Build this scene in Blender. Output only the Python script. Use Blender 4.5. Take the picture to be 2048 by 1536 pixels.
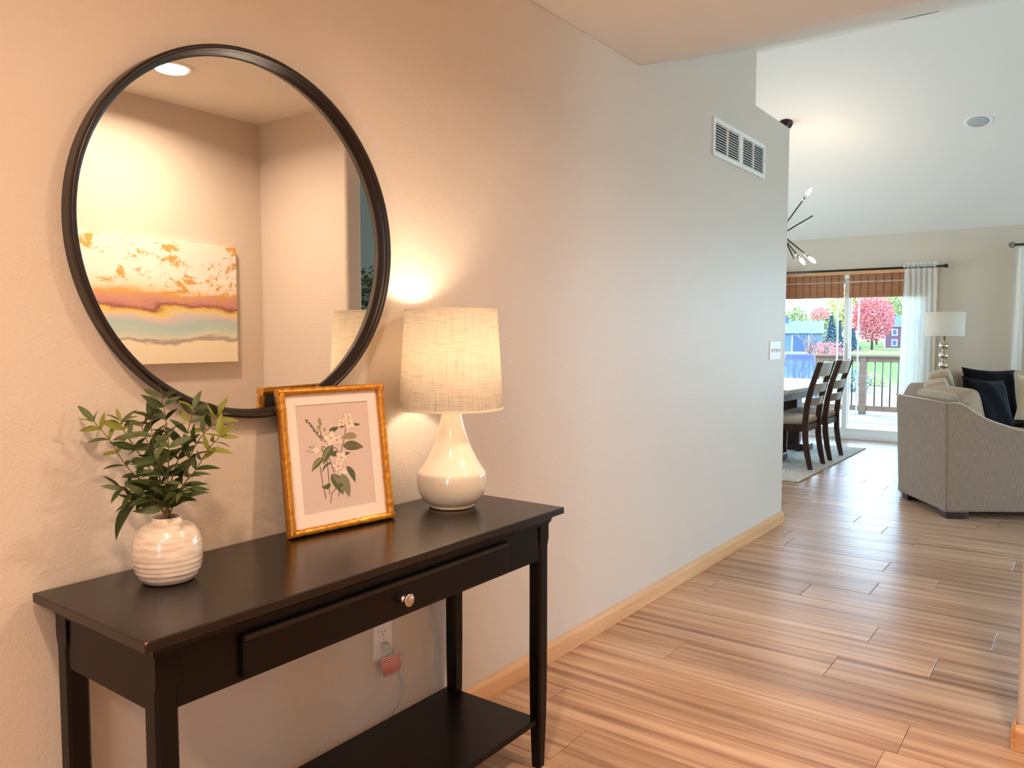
import bpy, bmesh, math, random
from mathutils import Vector, Matrix
random.seed(7)
PI = math.pi
scene = bpy.context.scene
C = scene.collection
for o in list(bpy.data.objects):
    bpy.data.objects.remove(o)

def lin(c):
    return tuple(((v/255)/12.92 if v/255 <= .04045 else ((v/255+.055)/1.055)**2.4) for v in c)

# ------------------------------------------------------------------ camera
cd = bpy.data.cameras.new('camera'); cam = bpy.data.objects.new('camera', cd); C.objects.link(cam)
cd.sensor_width = 36.0; cd.lens = 1568.0/2048*36.0; cd.clip_start = .05; cd.clip_end = 1000
cam.location = (0, 0, 1.26)
cam.rotation_euler = (math.radians(90-3.587), 0, math.radians(36.51))
scene.camera = cam

# ------------------------------------------------------------------ world, sun, exposure
world = bpy.data.worlds.new('world'); scene.world = world; world.use_nodes = True
wn = world.node_tree; wn.nodes.clear()
wo = wn.nodes.new('ShaderNodeOutputWorld'); bg = wn.nodes.new('ShaderNodeBackground')
tc = wn.nodes.new('ShaderNodeTexCoord'); sx = wn.nodes.new('ShaderNodeSeparateXYZ'); rp = wn.nodes.new('ShaderNodeValToRGB')
wn.links.new(tc.outputs['Generated'], sx.inputs[0]); wn.links.new(sx.outputs['Z'], rp.inputs[0])
wn.links.new(rp.outputs[0], bg.inputs[0]); wn.links.new(bg.outputs[0], wo.inputs[0])
rp.color_ramp.elements[0].position = 0.0; rp.color_ramp.elements[0].color = (.56, .785, 1, 1)
rp.color_ramp.elements[1].position = .6; rp.color_ramp.elements[1].color = (.38, .62, 1, 1)
SKY = 10.5
bg.inputs[1].default_value = SKY
sd = bpy.data.lights.new('sun', 'SUN'); sd.energy = 13; sd.angle = math.radians(.6); sd.color = (1, .95, .86)
sun = bpy.data.objects.new('sun', sd); C.objects.link(sun)
_el = math.radians(27)
sdir = Vector((.69*math.cos(_el), -.724*math.cos(_el), -math.sin(_el)))
sun.rotation_euler = sdir.to_track_quat('-Z', 'Y').to_euler(); sun.location = (-20, 20, 20)
scene.view_settings.view_transform = 'Standard'; scene.view_settings.look = 'None'
scene.view_settings.exposure = 0.27; scene.view_settings.gamma = 1.0
scene.view_settings.use_curve_mapping = False
HALL_W = 20; LAMP_W = 8.5; FOYER_FILL_W = 21; CHAND_W = 4.5; LIVING_W = 30
WARM = (1, .72, .50); HALLC = (1, .80, .62)

# ------------------------------------------------------------------ materials
def newmat(name):
    m = bpy.data.materials.new(name); m.use_nodes = True; nt = m.node_tree
    b = nt.nodes['Principled BSDF']
    return m, nt, b
def mat(name, rgb, rough=.6, metal=0., bump=None, spec=.5, var=None, emit=None, coat=0, coord='Object'):
    """bump=(scale, strength, distance[, stretch]); var=(scale, rgb2, stretch)"""
    m, nt, b = newmat(name); N = nt.nodes; L = nt.links
    col = (*lin(rgb), 1)
    b.inputs['Base Color'].default_value = col
    b.inputs['Roughness'].default_value = rough
    b.inputs['Metallic'].default_value = metal
    b.inputs['Specular IOR Level'].default_value = spec
    if coat: b.inputs['Coat Weight'].default_value = coat; b.inputs['Coat Roughness'].default_value = .1
    if bump or var:
        t = N.new('ShaderNodeTexCoord')
    if var:
        mp = N.new('ShaderNodeMapping'); mp.inputs['Scale'].default_value = var[2] if len(var) > 2 else (1, 1, 1)
        n = N.new('ShaderNodeTexNoise'); n.inputs['Scale'].default_value = var[0]; n.inputs['Detail'].default_value = 5
        r = N.new('ShaderNodeValToRGB'); r.color_ramp.elements[0].color = col; r.color_ramp.elements[1].color = (*lin(var[1]), 1)
        r.color_ramp.elements[0].position = .35; r.color_ramp.elements[1].position = .65
        L.new(t.outputs[coord], mp.inputs[0]); L.new(mp.outputs[0], n.inputs[0]); L.new(n.outputs[0], r.inputs[0]); L.new(r.outputs[0], b.inputs['Base Color'])
    if bump:
        mp = N.new('ShaderNodeMapping'); mp.inputs['Scale'].default_value = bump[3] if len(bump) > 3 else (1, 1, 1)
        n = N.new('ShaderNodeTexNoise'); n.inputs['Scale'].default_value = bump[0]; n.inputs['Detail'].default_value = 2
        bp = N.new('ShaderNodeBump'); bp.inputs['Strength'].default_value = bump[1]; bp.inputs['Distance'].default_value = bump[2]
        L.new(t.outputs[coord], mp.inputs[0]); L.new(mp.outputs[0], n.inputs[0]); L.new(n.outputs[0], bp.inputs['Height']); L.new(bp.outputs[0], b.inputs['Normal'])
    if emit:
        b.inputs['Emission Color'].default_value = (*emit[0], 1); b.inputs['Emission Strength'].default_value = emit[1]
    return m
def wood(name, c1, c2, c3, rough, stretch, scale=1., bumpd=.0006, rand=True, spec=.5, grain_rough=0.0):
    m, nt, b = newmat(name); N = nt.nodes; L = nt.links
    t = N.new('ShaderNodeTexCoord'); oi = N.new('ShaderNodeObjectInfo')
    va = N.new('ShaderNodeVectorMath'); va.operation = 'MULTIPLY_ADD'
    va.inputs[1].default_value = (37, 53, 11) if rand else (0, 0, 0)
    cx = N.new('ShaderNodeCombineXYZ')
    for i in range(3): L.new(oi.outputs['Random'], cx.inputs[i])
    L.new(cx.outputs[0], va.inputs[0]); L.new(t.outputs['Object'], va.inputs[2])
    mp = N.new('ShaderNodeMapping'); mp.inputs['Scale'].default_value = stretch
    L.new(va.outputs[0], mp.inputs[0])
    n = N.new('ShaderNodeTexNoise'); n.inputs['Scale'].default_value = scale; n.inputs['Detail'].default_value = 8; n.inputs['Roughness'].default_value = .62; n.inputs['Distortion'].default_value = .35
    L.new(mp.outputs[0], n.inputs[0])
    r = N.new('ShaderNodeValToRGB'); e = r.color_ramp.elements
    e[0].position = .30; e[0].color = (*lin(c1), 1); e[1].position = .70; e[1].color = (*lin(c3), 1)
    k = e.new(.5); k.color = (*lin(c2), 1)
    L.new(n.outputs[0], r.inputs[0])
    hsv = N.new('ShaderNodeHueSaturation'); mr = N.new('ShaderNodeMapRange')
    mr.inputs['To Min'].default_value = .88; mr.inputs['To Max'].default_value = 1.12
    L.new(oi.outputs['Random'], mr.inputs[0]); L.new(r.outputs[0], hsv.inputs['Color'])
    if rand: L.new(mr.outputs[0], hsv.inputs['Value'])
    L.new(hsv.outputs[0], b.inputs['Base Color'])
    bp = N.new('ShaderNodeBump'); bp.inputs['Strength'].default_value = .5; bp.inputs['Distance'].default_value = bumpd
    n2 = N.new('ShaderNodeTexNoise'); n2.inputs['Scale'].default_value = scale*2.6; n2.inputs['Detail'].default_value = 4
    L.new(mp.outputs[0], n2.inputs[0]); L.new(n2.outputs[0], bp.inputs['Height']); L.new(bp.outputs[0], b.inputs['Normal'])
    b.inputs['Roughness'].default_value = rough; b.inputs['Specular IOR Level'].default_value = spec
    return m
M = {}
M['wall'] = mat('greige_wall_paint', (212, 196, 178), .42, bump=(150, .7, .002), spec=.42)
M['wall2'] = mat('greige_flat_paint', (206, 190, 168), .6, bump=(150, .4, .001))
M['slate'] = mat('slate_green_paint', (140, 150, 146), .6, bump=(150, .4, .001))
M['ceil'] = mat('ceiling_paint', (232, 222, 208), .8, bump=(90, .3, .001))
M['floor'] = wood('oak_look_plank', (136, 96, 70), (190, 150, 118), (218, 186, 154), .31, (.9, 26, 10), 1.0, .0004, spec=.20)
M['gap'] = mat('plank_joint', (70, 45, 30), .8)
M['trimwood'] = wood('maple_trim', (196, 140, 92), (214, 162, 112), (226, 178, 128), .35, (12, 1.2, 30), 1, .0002, False)
M['espresso'] = mat('espresso_paint', (13, 8, 6), .30, bump=(60, .12, .0005), spec=.2)
M['espresso_lit'] = mat('espresso_lit', (26, 18, 13), .24, bump=(60, .1, .0004), spec=.42)  # lighter copy of the espresso, reflected light put into its colour
M['chip'] = mat('bare_wood_chip', (215, 150, 110), .7)
M['nickel'] = mat('brushed_nickel', (205, 190, 180), .25, 1)
M['bronze'] = mat('bronze_frame', (36, 25, 21), .33, .35, spec=.6)
M['mirror'] = mat('mirror_silver', (238, 238, 236), .0, 1)
M['glaze'] = mat('cream_glaze', (226, 212, 190), .08, coat=.6)
M['unglazed'] = mat('cream_foot', (215, 195, 165), .6)
M['gold'] = mat('gold_leaf', (214, 150, 52), .34, .55, bump=(100, .7, .0012), var=(90, (190, 122, 38), (1, 1, 1)))
M['goldedge'] = mat('gold_side', (205, 130, 40), .45, .4)
M['matboard'] = mat('off_white_mat', (238, 222, 208), .75, bump=(300, .2, .0003))
M['paper'] = mat('print_paper', (214, 190, 176), .7)
M['backing'] = mat('frame_backing', (44, 42, 40), .7, var=(40, (110, 112, 108), (1, .1, 1)))
M['white'] = mat('white_plastic', (240, 232, 222), .35)
M['whitepaint'] = mat('white_enamel', (236, 232, 222), .4)
M['darkslot'] = mat('dark_slot', (24, 20, 18), .8)
M['vinyl'] = mat('white_vinyl', (238, 236, 228), .35)
M['black'] = mat('black_metal', (20, 17, 17), .35, .3)
M['sofa'] = mat('taupe_linen', (162, 137, 114), .9, bump=(420, .8, .0012), var=(200, (138, 116, 96), (1, 1, .12)), spec=.2)
M['cushion'] = mat('taupe_cushion', (174, 150, 124), .9, bump=(18, .6, .012), spec=.2)
M['piping'] = mat('sofa_piping', (190, 172, 152), .85)
M['blackvelvet'] = mat('black_velvet', (9, 8, 10), .85, bump=(22, .6, .01), spec=.12)
M['cream'] = mat('cream_canvas', (222, 206, 178), .9, bump=(200, .5, .001))
M['stripe'] = mat('dark_stripe', (60, 50, 46), .9)
M['walnut'] = wood('walnut_chair', (40, 22, 16), (58, 32, 23), (74, 43, 31), .35, (2, 2, .4), 6, .0002, False)
M['slat'] = mat('grey_washed_slat', (176, 166, 152), .3, spec=.7)
M['seat'] = mat('grey_seat_fabric', (186, 174, 158), .9, bump=(300, .4, .001))
M['tabletop'] = mat('pale_table_top', (206, 200, 190), .22, spec=.7, var=(6, (188, 180, 168), (1, .2, 1)))
M['ruglight'] = mat('woven_rug', (222, 208, 186), .95, bump=(70, 1., .006), var=(42, (158, 150, 136), (1, 1.6, 1)))
M['linen'] = None
M['leafA'] = mat('olive_leaf_dark', (66, 76, 30), .5, spec=.3, bump=(80, .3, .0006), var=(30, (42, 54, 22), (1, 1, 1)))
M['leafB'] = mat('olive_leaf_yellow', (146, 142, 50), .5, spec=.3, var=(30, (104, 112, 50), (1, 1, 1)))
M['leafC'] = mat('olive_leaf_grey', (96, 104, 62), .5, spec=.3, var=(30, (72, 84, 48), (1, 1, 1)))
M['stem'] = mat('plant_stem', (96, 78, 40), .6)
M['vase'] = mat('ribbed_white_glaze', (230, 216, 200), .18, coat=.5, var=(26, (214, 190, 170), (1, 1, 5)), bump=(55, .15, .002))
M['shade'] = None
def shade_mat(name, rgb, weave, trans):
    m, nt, b = newmat(name); N = nt.nodes; L = nt.links
    out = N['Material Output']; t = N.new('ShaderNodeTexCoord')
    sep = N.new('ShaderNodeSeparateXYZ'); L.new(t.outputs['Object'], sep.inputs[0])
    at = N.new('ShaderNodeMath'); at.operation = 'ARCTAN2'; L.new(sep.outputs[1], at.inputs[0]); L.new(sep.outputs[0], at.inputs[1])
    cmb = N.new('ShaderNodeCombineXYZ'); L.new(at.outputs[0], cmb.inputs[0]); L.new(sep.outputs[2], cmb.inputs[1])
    cols = []
    for sc in ((60, 9, 1), (2.2, 330, 1)):
        mp = N.new('ShaderNodeMapping'); mp.inputs['Scale'].default_value = sc; L.new(cmb.outputs[0], mp.inputs[0])
        n = N.new('ShaderNodeTexNoise'); n.inputs['Scale'].default_value = 1; n.inputs['Detail'].default_value = 3; L.new(mp.outputs[0], n.inputs[0])
        r = N.new('ShaderNodeValToRGB'); r.color_ramp.elements[0].position = .30; r.color_ramp.elements[1].position = .5
        k = 1-weave; r.color_ramp.elements[0].color = (k, k, k, 1); r.color_ramp.elements[1].color = (1, 1, 1, 1)
        L.new(n.outputs[0], r.inputs[0]); cols.append(r)
    mx = N.new('ShaderNodeMix'); mx.data_type = 'RGBA'; mx.blend_type = 'MULTIPLY'; mx.inputs[0].default_value = 1
    L.new(cols[0].outputs[0], mx.inputs[6]); L.new(cols[1].outputs[0], mx.inputs[7])
    m2 = N.new('ShaderNodeMix'); m2.data_type = 'RGBA'; m2.blend_type = 'MULTIPLY'; m2.inputs[0].default_value = 1
    L.new(mx.outputs[2], m2.inputs[6]); m2.inputs[7].default_value = (*lin(rgb), 1)
    df = N.new('ShaderNodeBsdfDiffuse'); tr = N.new('ShaderNodeBsdfTranslucent'); ms = N.new('ShaderNodeMixShader'); ms.inputs[0].default_value = trans
    L.new(m2.outputs[2], df.inputs[0]); L.new(m2.outputs[2], tr.inputs[0]); L.new(df.outputs[0], ms.inputs[1]); L.new(tr.outputs[0], ms.inputs[2]); L.new(ms.outputs[0], out.inputs[0])
    return m
M['shade'] = shade_mat('linen_shade', (232, 220, 200), .24, .31)
M['shade2'] = shade_mat('white_drum_shade', (240, 230, 214), .06, .35)
def sheer_mat(name, rgb, transp, transl):
    m, nt, b = newmat(name); N = nt.nodes; L = nt.links; out = N['Material Output']
    df = N.new('ShaderNodeBsdfDiffuse'); df.inputs[0].default_value = (*lin(rgb), 1)
    tr = N.new('ShaderNodeBsdfTranslucent'); tr.inputs[0].default_value = (*lin(rgb), 1)
    tp = N.new('ShaderNodeBsdfTransparent')
    a = N.new('ShaderNodeMixShader'); a.inputs[0].default_value = transl; L.new(df.outputs[0], a.inputs[1]); L.new(tr.outputs[0], a.inputs[2])
    c = N.new('ShaderNodeMixShader'); c.inputs[0].default_value = transp; L.new(a.outputs[0], c.inputs[1]); L.new(tp.outputs[0], c.inputs[2]); L.new(c.outputs[0], out.inputs[0])
    return m
M['sheer'] = sheer_mat('sheer_curtain', (240, 236, 226), .14, .45)
M['curtain2'] = sheer_mat('linen_curtain', (240, 234, 222), .06, .35)
M['bamboo'] = wood('woven_reed', (112, 66, 36), (166, 106, 64), (200, 142, 96), .6, (.8, 1, 210), 1, .0002, False)
M['sling'] = sheer_mat('blue_mesh_sling', (70, 92, 150), .35, .3)
def glass_mat(name, tint=(1, 1, 1)):
    m, nt, b = newmat(name); N = nt.nodes; L = nt.links; out = N['Material Output']
    tp = N.new('ShaderNodeBsdfTransparent'); tp.inputs[0].default_value = (*tint, 1)
    gl = N.new('ShaderNodeBsdfGlossy'); gl.inputs['Roughness'].default_value = .02
    fr = N.new('ShaderNodeFresnel'); fr.inputs[0].default_value = 1.45
    ms = N.new('ShaderNodeMixShader'); L.new(fr.outputs[0], ms.inputs[0]); L.new(tp.outputs[0], ms.inputs[1]); L.new(gl.outputs[0], ms.inputs[2]); L.new(ms.outputs[0], out.inputs[0])
    return m
M['glass'] = glass_mat('window_glass', (.97, .99, .98))
M['clear'] = sheer_mat('clear_vinyl_cord', (226, 220, 216), .45, .3)
M['crystal'] = mat('mercury_glass', (225, 214, 200), .06, 1)
M['brass'] = mat('champagne_brass', (196, 160, 112), .28, 1)
M['bulb'] = mat('lit_bulb', (255, 240, 220), .3, emit=((1, .86, .68), 30))
M['lens'] = mat('lit_downlight_lens', (255, 240, 220), .3, emit=((1, .86, .66), 6))
M['offlens'] = mat('unlit_downlight_lens', (176, 176, 168), .5)
M['reedcord'] = mat('blind_cord', (60, 36, 22), .8)
M['cedar'] = mat('deck_cedar', (104, 78, 58), .8, var=(3, (88, 66, 50), (1, 1, 6)))
M['greywood'] = mat('deck_grey', (104, 104, 106), .8, var=(2, (92, 92, 96), (1, 8, 1)))
M['tag'] = mat('red_warning_print', (214, 90, 66), .5)
M['tagwhite'] = mat('tag_film', (235, 215, 205), .4)
M['redleaf'] = mat('red_maple_leaves', (186, 98, 92), .8)
M['yellowleaf'] = mat('yellow_leaves', (176, 164, 88), .8)
M['greenleaf'] = mat('green_leaves', (146, 148, 92), .8)
M['pine'] = mat('blue_spruce_needles', (70, 94, 98), .8)
M['bark'] = mat('tree_bark', (66, 56, 54), .9)
M['twig'] = mat('pale_twigs', (110, 98, 92), .9)
M['brick'] = mat('brick_siding', (92, 60, 72), .9)
M['roofblue'] = mat('slate_roof', (66, 80, 108), .9)
M['blueside'] = mat('blue_siding', (76, 98, 124), .8)
M['roofpale'] = mat('pale_roof', (88, 104, 110), .9)
M['terracotta'] = mat('basket_weave', (150, 112, 74), .9, bump=(60, .8, .004))

# ------------------------------------------------------------------ mesh builder
class MB:
    def __init__(s): s.v = []; s.f = []; s.sm = []
    def add(s, vs, fs, smooth=False, mx=None):
        o = len(s.v)
        for p in vs: s.v.append(tuple(mx @ Vector(p)) if mx else tuple(p))
        for f in fs: s.f.append(tuple(i+o for i in f)); s.sm.append(smooth)
        return s
    def box(s, a, b, mx=None):
        x0, y0, z0 = (min(a[i], b[i]) for i in range(3)); x1, y1, z1 = (max(a[i], b[i]) for i in range(3))
        vs = [(x0,y0,z0),(x1,y0,z0),(x1,y1,z0),(x0,y1,z0),(x0,y0,z1),(x1,y0,z1),(x1,y1,z1),(x0,y1,z1)]
        return s.add(vs, [(0,3,2,1),(4,5,6,7),(0,1,5,4),(1,2,6,5),(2,3,7,6),(3,0,4,7)], False, mx)
    def loops(s, rings, closed=True, caps=True, smooth=True, mx=None):
        n = len(rings[0]); vs = [p for r in rings for p in r]; fs = []
        for i in range(len(rings)-1):
            for j in range(n if closed else n-1):
                k = (j+1) % n
                fs.append((i*n+j, i*n+k, (i+1)*n+k, (i+1)*n+j))
        s.add(vs, fs, smooth, mx)
        if caps:
            o = len(s.v)-len(vs)
            s.f.append(tuple(o+j for j in reversed(range(n)))); s.sm.append(False)
            s.f.append(tuple(o+(len(rings)-1)*n+j for j in range(n))); s.sm.append(False)
        return s
    def lathe(s, prof, n=32, mx=None, caps=True, smooth=True):
        return s.loops([[(r*math.cos(2*PI*j/n), r*math.sin(2*PI*j/n), z) for j in range(n)] for r, z in prof], True, caps, smooth, mx)
    def tube(s, pts, r, n=8, mx=None, caps=True):
        pts = [Vector(p) for p in pts]; rr = r if isinstance(r, (list, tuple)) else [r]*len(pts)
        rings = []; up = None
        for i, p in enumerate(pts):
            t = (pts[min(i+1, len(pts)-1)]-pts[max(i-1, 0)]).normalized()
            if up is None: up = Vector((0,0,1)) if abs(t.z) < .9 else Vector((1,0,0))
            a = t.cross(up).normalized(); b = a.cross(t).normalized(); up = b
            rings.append([tuple(p+(a*math.cos(2*PI*j/n)+b*math.sin(2*PI*j/n))*rr[i]) for j in range(n)])
        return s.loops([list(reversed(q)) for q in rings], True, caps, True, mx)
    def prism(s, poly, axis, d0, d1, mx=None):
        """poly of 2-D points; axis 'x': (y,z), 'y': (x,z), 'z': (x,y)"""
        def P(p, d): return {'x': (d, p[0], p[1]), 'y': (p[0], d, p[1]), 'z': (p[0], p[1], d)}[axis]
        n = len(poly); vs = [P(p, d0) for p in poly]+[P(p, d1) for p in poly]
        fs = [tuple(range(n)), tuple(reversed(range(n, 2*n)))]+[(j, j+n, (j+1) % n+n, (j+1) % n) for j in range(n)]
        return s.add(vs, fs, False, mx)
    def sphere(s, c, r, nu=16, nv=10, sc=(1,1,1), mx=None):
        rings = []
        for i in range(nv+1):
            a = -PI/2+PI*i/nv; q = max(math.cos(a), .001)
            rings.append([(c[0]+r*sc[0]*q*math.cos(2*PI*j/nu), c[1]+r*sc[1]*q*math.sin(2*PI*j/nu), c[2]+r*sc[2]*math.sin(a)) for j in range(nu)])
        return s.loops(rings, True, True, True, mx)
    def build(s, name, m, parent=None, bevel=0, seg=2, sub=0, fix=True):
        me = bpy.data.meshes.new(name); me.from_pydata(s.v, [], s.f)
        me.polygons.foreach_set('use_smooth', s.sm)
        if fix:
            bm = bmesh.new(); bm.from_mesh(me); bmesh.ops.recalc_face_normals(bm, faces=bm.faces); bm.to_mesh(me); bm.free()
        ms = m if isinstance(m, (list, tuple)) else [m]
        for q in ms: me.materials.append(q)
        o = bpy.data.objects.new(name, me); C.objects.link(o)
        if parent is not None: o.parent = parent
        if bevel:
            b = o.modifiers.new('b', 'BEVEL'); b.width = bevel; b.segments = seg; b.limit_method = 'ANGLE'; b.angle_limit = math.radians(40)
        if sub:
            b = o.modifiers.new('s', 'SUBSURF'); b.levels = sub; b.render_levels = sub
        return o
def empty(name, loc=(0,0,0), rz=0.):
    o = bpy.data.objects.new(name, None); C.objects.link(o); o.location = loc; o.rotation_euler = (0, 0, rz); o.empty_display_size = .1
    return o
def tag(o, label=None, cat=None, group=None, kind=None):
    if label: o['label'] = label
    if cat: o['category'] = cat
    if group: o['group'] = group
    if kind: o['kind'] = kind
    return o
def S(o): return tag(o, kind='structure')
def copy_tree(o, parent=None):
    c = o.copy(); C.objects.link(c); c.parent = parent
    for ch in list(o.children): copy_tree(ch, c)
    return c
def link_copy(o, parent, loc=None, rot=None):
    c = o.copy(); C.objects.link(c); c.parent = parent
    if loc is not None: c.location = loc
    if rot is not None: c.rotation_euler = rot
    return c

# ------------------------------------------------------------------ room shell
W = -1.641; YE = 5.26; YF = 10.06; H0 = 2.44; SL = 1/3; YR = 6.61; HR = H0+SL*(YR-3.16)
XL, XR = -5.6, 3.7
prof = [(-1.6,0),(YE,0),(YE,2.604),(4.62,2.604),(4.62,2.933),(3.16,H0),(-1.6,H0)]
S(MB().prism(prof, 'x', W-.12, W).build('wall_left', M['wall'], bevel=.004))
def wall_holes(y_or_x, axis, t0, t1, a0, a1, z1, holes, mb):
    """vertical wall from a0..a1 (horizontal), 0..z1, with rectangular holes (h0,h1,zb,zt)"""
    cuts = sorted({a0, a1, *[h[0] for h in holes], *[h[1] for h in holes]})
    for c0, c1 in zip(cuts, cuts[1:]):
        hh = [h for h in holes if h[0] <= c0+1e-6 and h[1] >= c1-1e-6]
        segs = [(0, z1)] if not hh else [(0, hh[0][2]), (hh[0][3], z1)]
        for s0, s1 in segs:
            if s1-s0 < 1e-4: continue
            if axis == 'y': mb.box((c0, t0, s0), (c1, t1, s1))
            else: mb.box((t0, c0, s0), (t1, c1, s1))
    return mb
DX0, DX1, DZ = -3.33, -1.50, 1.985
WX0, WX1, WZ0, WZ1 = -.42, 1.45, .62, 2.12
S(wall_holes(0, 'y', YF, YF+.16, XL, XR, H0, [(DX0, DX1, 0, DZ), (WX0, WX1, WZ0, WZ1), (2.1, 3.5, WZ0, WZ1)], MB()).build('wall_far', M['wall2']))  # last opening is out of view, added for daylight
def gable(x0, x1, holes, name, m, y0=2.88, y1=YF):
    mb = wall_holes(0, 'x', x0, x1, y0, y1+.16, H0, holes, MB())
    mb.prism([(3.16, H0), (y1, H0), (YR, HR)], 'x', x0, x1)
    return S(mb.build(name, m))
gable(XR, XR+.16, [(3.1, 5.5, .25, 2.3), (7.0, 9.8, .25, 2.3)], 'wall_living', M['slate'])  # unseen window openings, added to brighten the living room
gable(XL-.16, XL, [(3.6, 5.8, .95, 2.25), (6.6, 9.6, .2, 2.25)], 'wall_dining', M['wall2'])  # openings out of view, added to bring in more daylight
S(MB().box((XL-.16, 3.0, 0), (W-.12, 3.12, H0)).build('wall_kitchen', M['wall2']))
# partition wall on the right with a rounded corner
px0, py0, py1, rr = -.145, 2.77, 2.88, .022
poly = [(3.7, py0)]+[(px0+rr-rr*math.sin(a), py0+rr-rr*math.cos(a)) for a in [i*PI/2/6 for i in range(7)]]
poly += [(px0+rr-rr*math.cos(a), py1-rr+rr*math.sin(a)) for a in [i*PI/2/6 for i in range(7)]]+[(3.7, py1)]
pm = MB().prism(poly, 'z', 0, H0).build('wall_partition', M['wall'])
S(pm)
S(MB().box((.567, -1.6, 0), (.687, 2.77, H0)).build('wall_right', M['wall']))
S(wall_holes(0, 'y', -1.72, -1.6, W-.12, .687, H0, [(-.12, .48, .15, 2.1)], MB()).build('wall_back', M['wall']))  # opening added behind the camera to let in cool fill
S(MB().box((-4, -9, -.2), (4, -1.73, -.08)).build('porch_blocker', M['greywood']))  # unseen slab, added to block bright sky below the fill window
cm = MB()
cm.prism([(-1.72, H0), (3.16, H0), (3.16+.15, H0+.1+.05), (-1.72, H0+.15)], 'x', W-.12, XR+.16)
S(cm.build('ceiling', M['ceil']))
cm = MB().prism([(3.16, H0), (YR, HR), (YR, HR+.15), (3.16, H0+.15)], 'x', XL-.16, XR+.16)
cm.prism([(2.95, H0), (3.16, H0), (3.16, H0+.15), (2.95, H0+.15)], 'x', XL-.16, W-.12)
S(cm.build('ceiling_near_slope', M['ceil']))
S(MB().prism([(YR, HR), (YF+.16, H0-SL*.16), (YF+.16, H0+.2), (YR, HR+.15)], 'x', XL-.16, XR+.16).build('ceiling_far_slope', M['ceil']))

# floor: slab with individual planks
fl = S(MB().box((XL-.16, -1.72, -.06), (XR+.16, YF+.16, -.004)).build('floor', M['gap']))
PW, PL = .2163, 1.22
known = {0: -.43, 2: -.76, 3: -.44, 4: -.70, 7: -.83, 8: -.594, 9: -.858, 15: -1.79, 17: -1.755, 18: -1.83, 5: -1.5, 6: -1.1, 1: -1.3, 10: -1.45, 11: -.3}
pmb = MB()
def plank_mesh(length):
    g = .0009; b = .0022; x1 = length-g; y1 = PW-g
    vs = [(g,g,-.004),(x1,g,-.004),(x1,y1,-.004),(g,y1,-.004),(g,g,-b*.6),(x1,g,-b*.6),(x1,y1,-b*.6),(g,y1,-b*.6),(g+b,g+b,0),(x1-b,g+b,0),(x1-b,y1-b,0),(g+b,y1-b,0)]
    fs = [(0,1,5,4),(1,2,6,5),(2,3,7,6),(3,0,4,7),(4,5,9,8),(5,6,10,9),(6,7,11,10),(7,4,8,11),(8,9,10,11)]
    return vs, fs
meshcache = {}
rows = range(int((-1.6-2.53)/PW)-1, int((YF-2.53)/PW)+1)
for r in rows:
    y0 = 2.53+r*PW
    if y0 < -1.55 or y0+PW > YF+.1: continue
    x = known.get(r, None)
    if x is None: x = -1.9+((r*7919) % 17)/17*PL
    ymid = y0+PW/2
    lo = W if ymid < YE else XL
    hi = .567 if ymid < 2.77 else XR
    while x > lo: x -= PL
    while x < hi:
        a, b = max(x, lo), min(x+PL, hi)
        if b-a > .03:
            vs, fs = plank_mesh(b-a)
            if .9 < ymid < 8.6 and b > -2.7 and a < 1.0 and not (ymid > 6.8 and a > -.4):
                key = round(b-a, 3)
                if key in meshcache: pl = bpy.data.objects.new('plank', meshcache[key]); C.objects.link(pl); pl.parent = fl
                else: pl = MB().add(vs, fs).build('plank', M['floor'], fl); meshcache[key] = pl.data
                pl.location = (a, y0, 0)
            else:
                pmb.add([(p[0]+a, p[1]+y0, p[2]) for p in vs], fs)
        x += PL
tag(pmb.build('plank_field', M['floor'], fl), kind='stuff')

# baseboards
def base(name, pts_fn):
    return S(pts_fn.build(name, M['trimwood'], bevel=.002))
bprof = [(0,0),(.013,0),(.013,.058),(.011,.066),(.006,.072),(.004,.080),(0,.080)]
base('baseboard_left', MB().prism([(W+a, z) for a, z in bprof], 'y', -1.6, YE+.013))
base('baseboard_end', MB().prism([(YE+a, z) for a, z in bprof], 'x', W-.12, W+.002))
base('baseboard_partition', MB().prism([(py0-a, z) for a, z in bprof], 'x', px0-.002, .56))
base('baseboard_partition_end', MB().prism([(px0-a, z) for a, z in bprof], 'y', py0-.01, py1+.01))
base('baseboard_right', MB().prism([(.567-a, z) for a, z in bprof], 'y', -1.6, 2.757))
base('baseboard_far', MB().prism([(YF-a, z) for a, z in bprof], 'x', DX1+.09, XR))

# sliding door (door_1), the curtained window, and unseen windows added for daylight
d = S(empty('door_1', ((DX0+DX1)/2, YF, 0)))
cx = (DX0+DX1)/2
f = MB()
f.box((DX0-cx, -.01, 0), (DX0-cx+.05, .15, DZ)); f.box((DX1-cx-.05, -.01, 0), (DX1-cx, .15, DZ)); f.box((DX0-cx, -.01, DZ-.05), (DX1-cx, .15, DZ)); f.box((DX0-cx, -.03, 0), (DX1-cx, .16, .035))
f.build('door_frame', M['vinyl'], d, bevel=.003)
def panel(x0, x1, y, nm):
    m = MB(); z0, z1 = .036, DZ-.05; w = .055
    m.box((x0, y, z0), (x0+w, y+.035, z1)); m.box((x1-w, y, z0), (x1, y+.035, z1)); m.box((x0+w, y, z0), (x1-w, y+.035, z0+.085)); m.box((x0+w, y, z1-w), (x1-w, y+.035, z1))
    p = m.build(nm, M['vinyl'], d, bevel=.002)
    MB().box((x0+w-.002, y+.012, z0+.08), (x1-w+.002, y+.018, z1-w+.002)).build('pane', M['glass'], p)
    return p
pa = panel(DX0-cx+.05, .035, .095, 'fixed_panel')
pb = panel(-.035, DX1-cx-.05, .045, 'sliding_panel')
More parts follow.
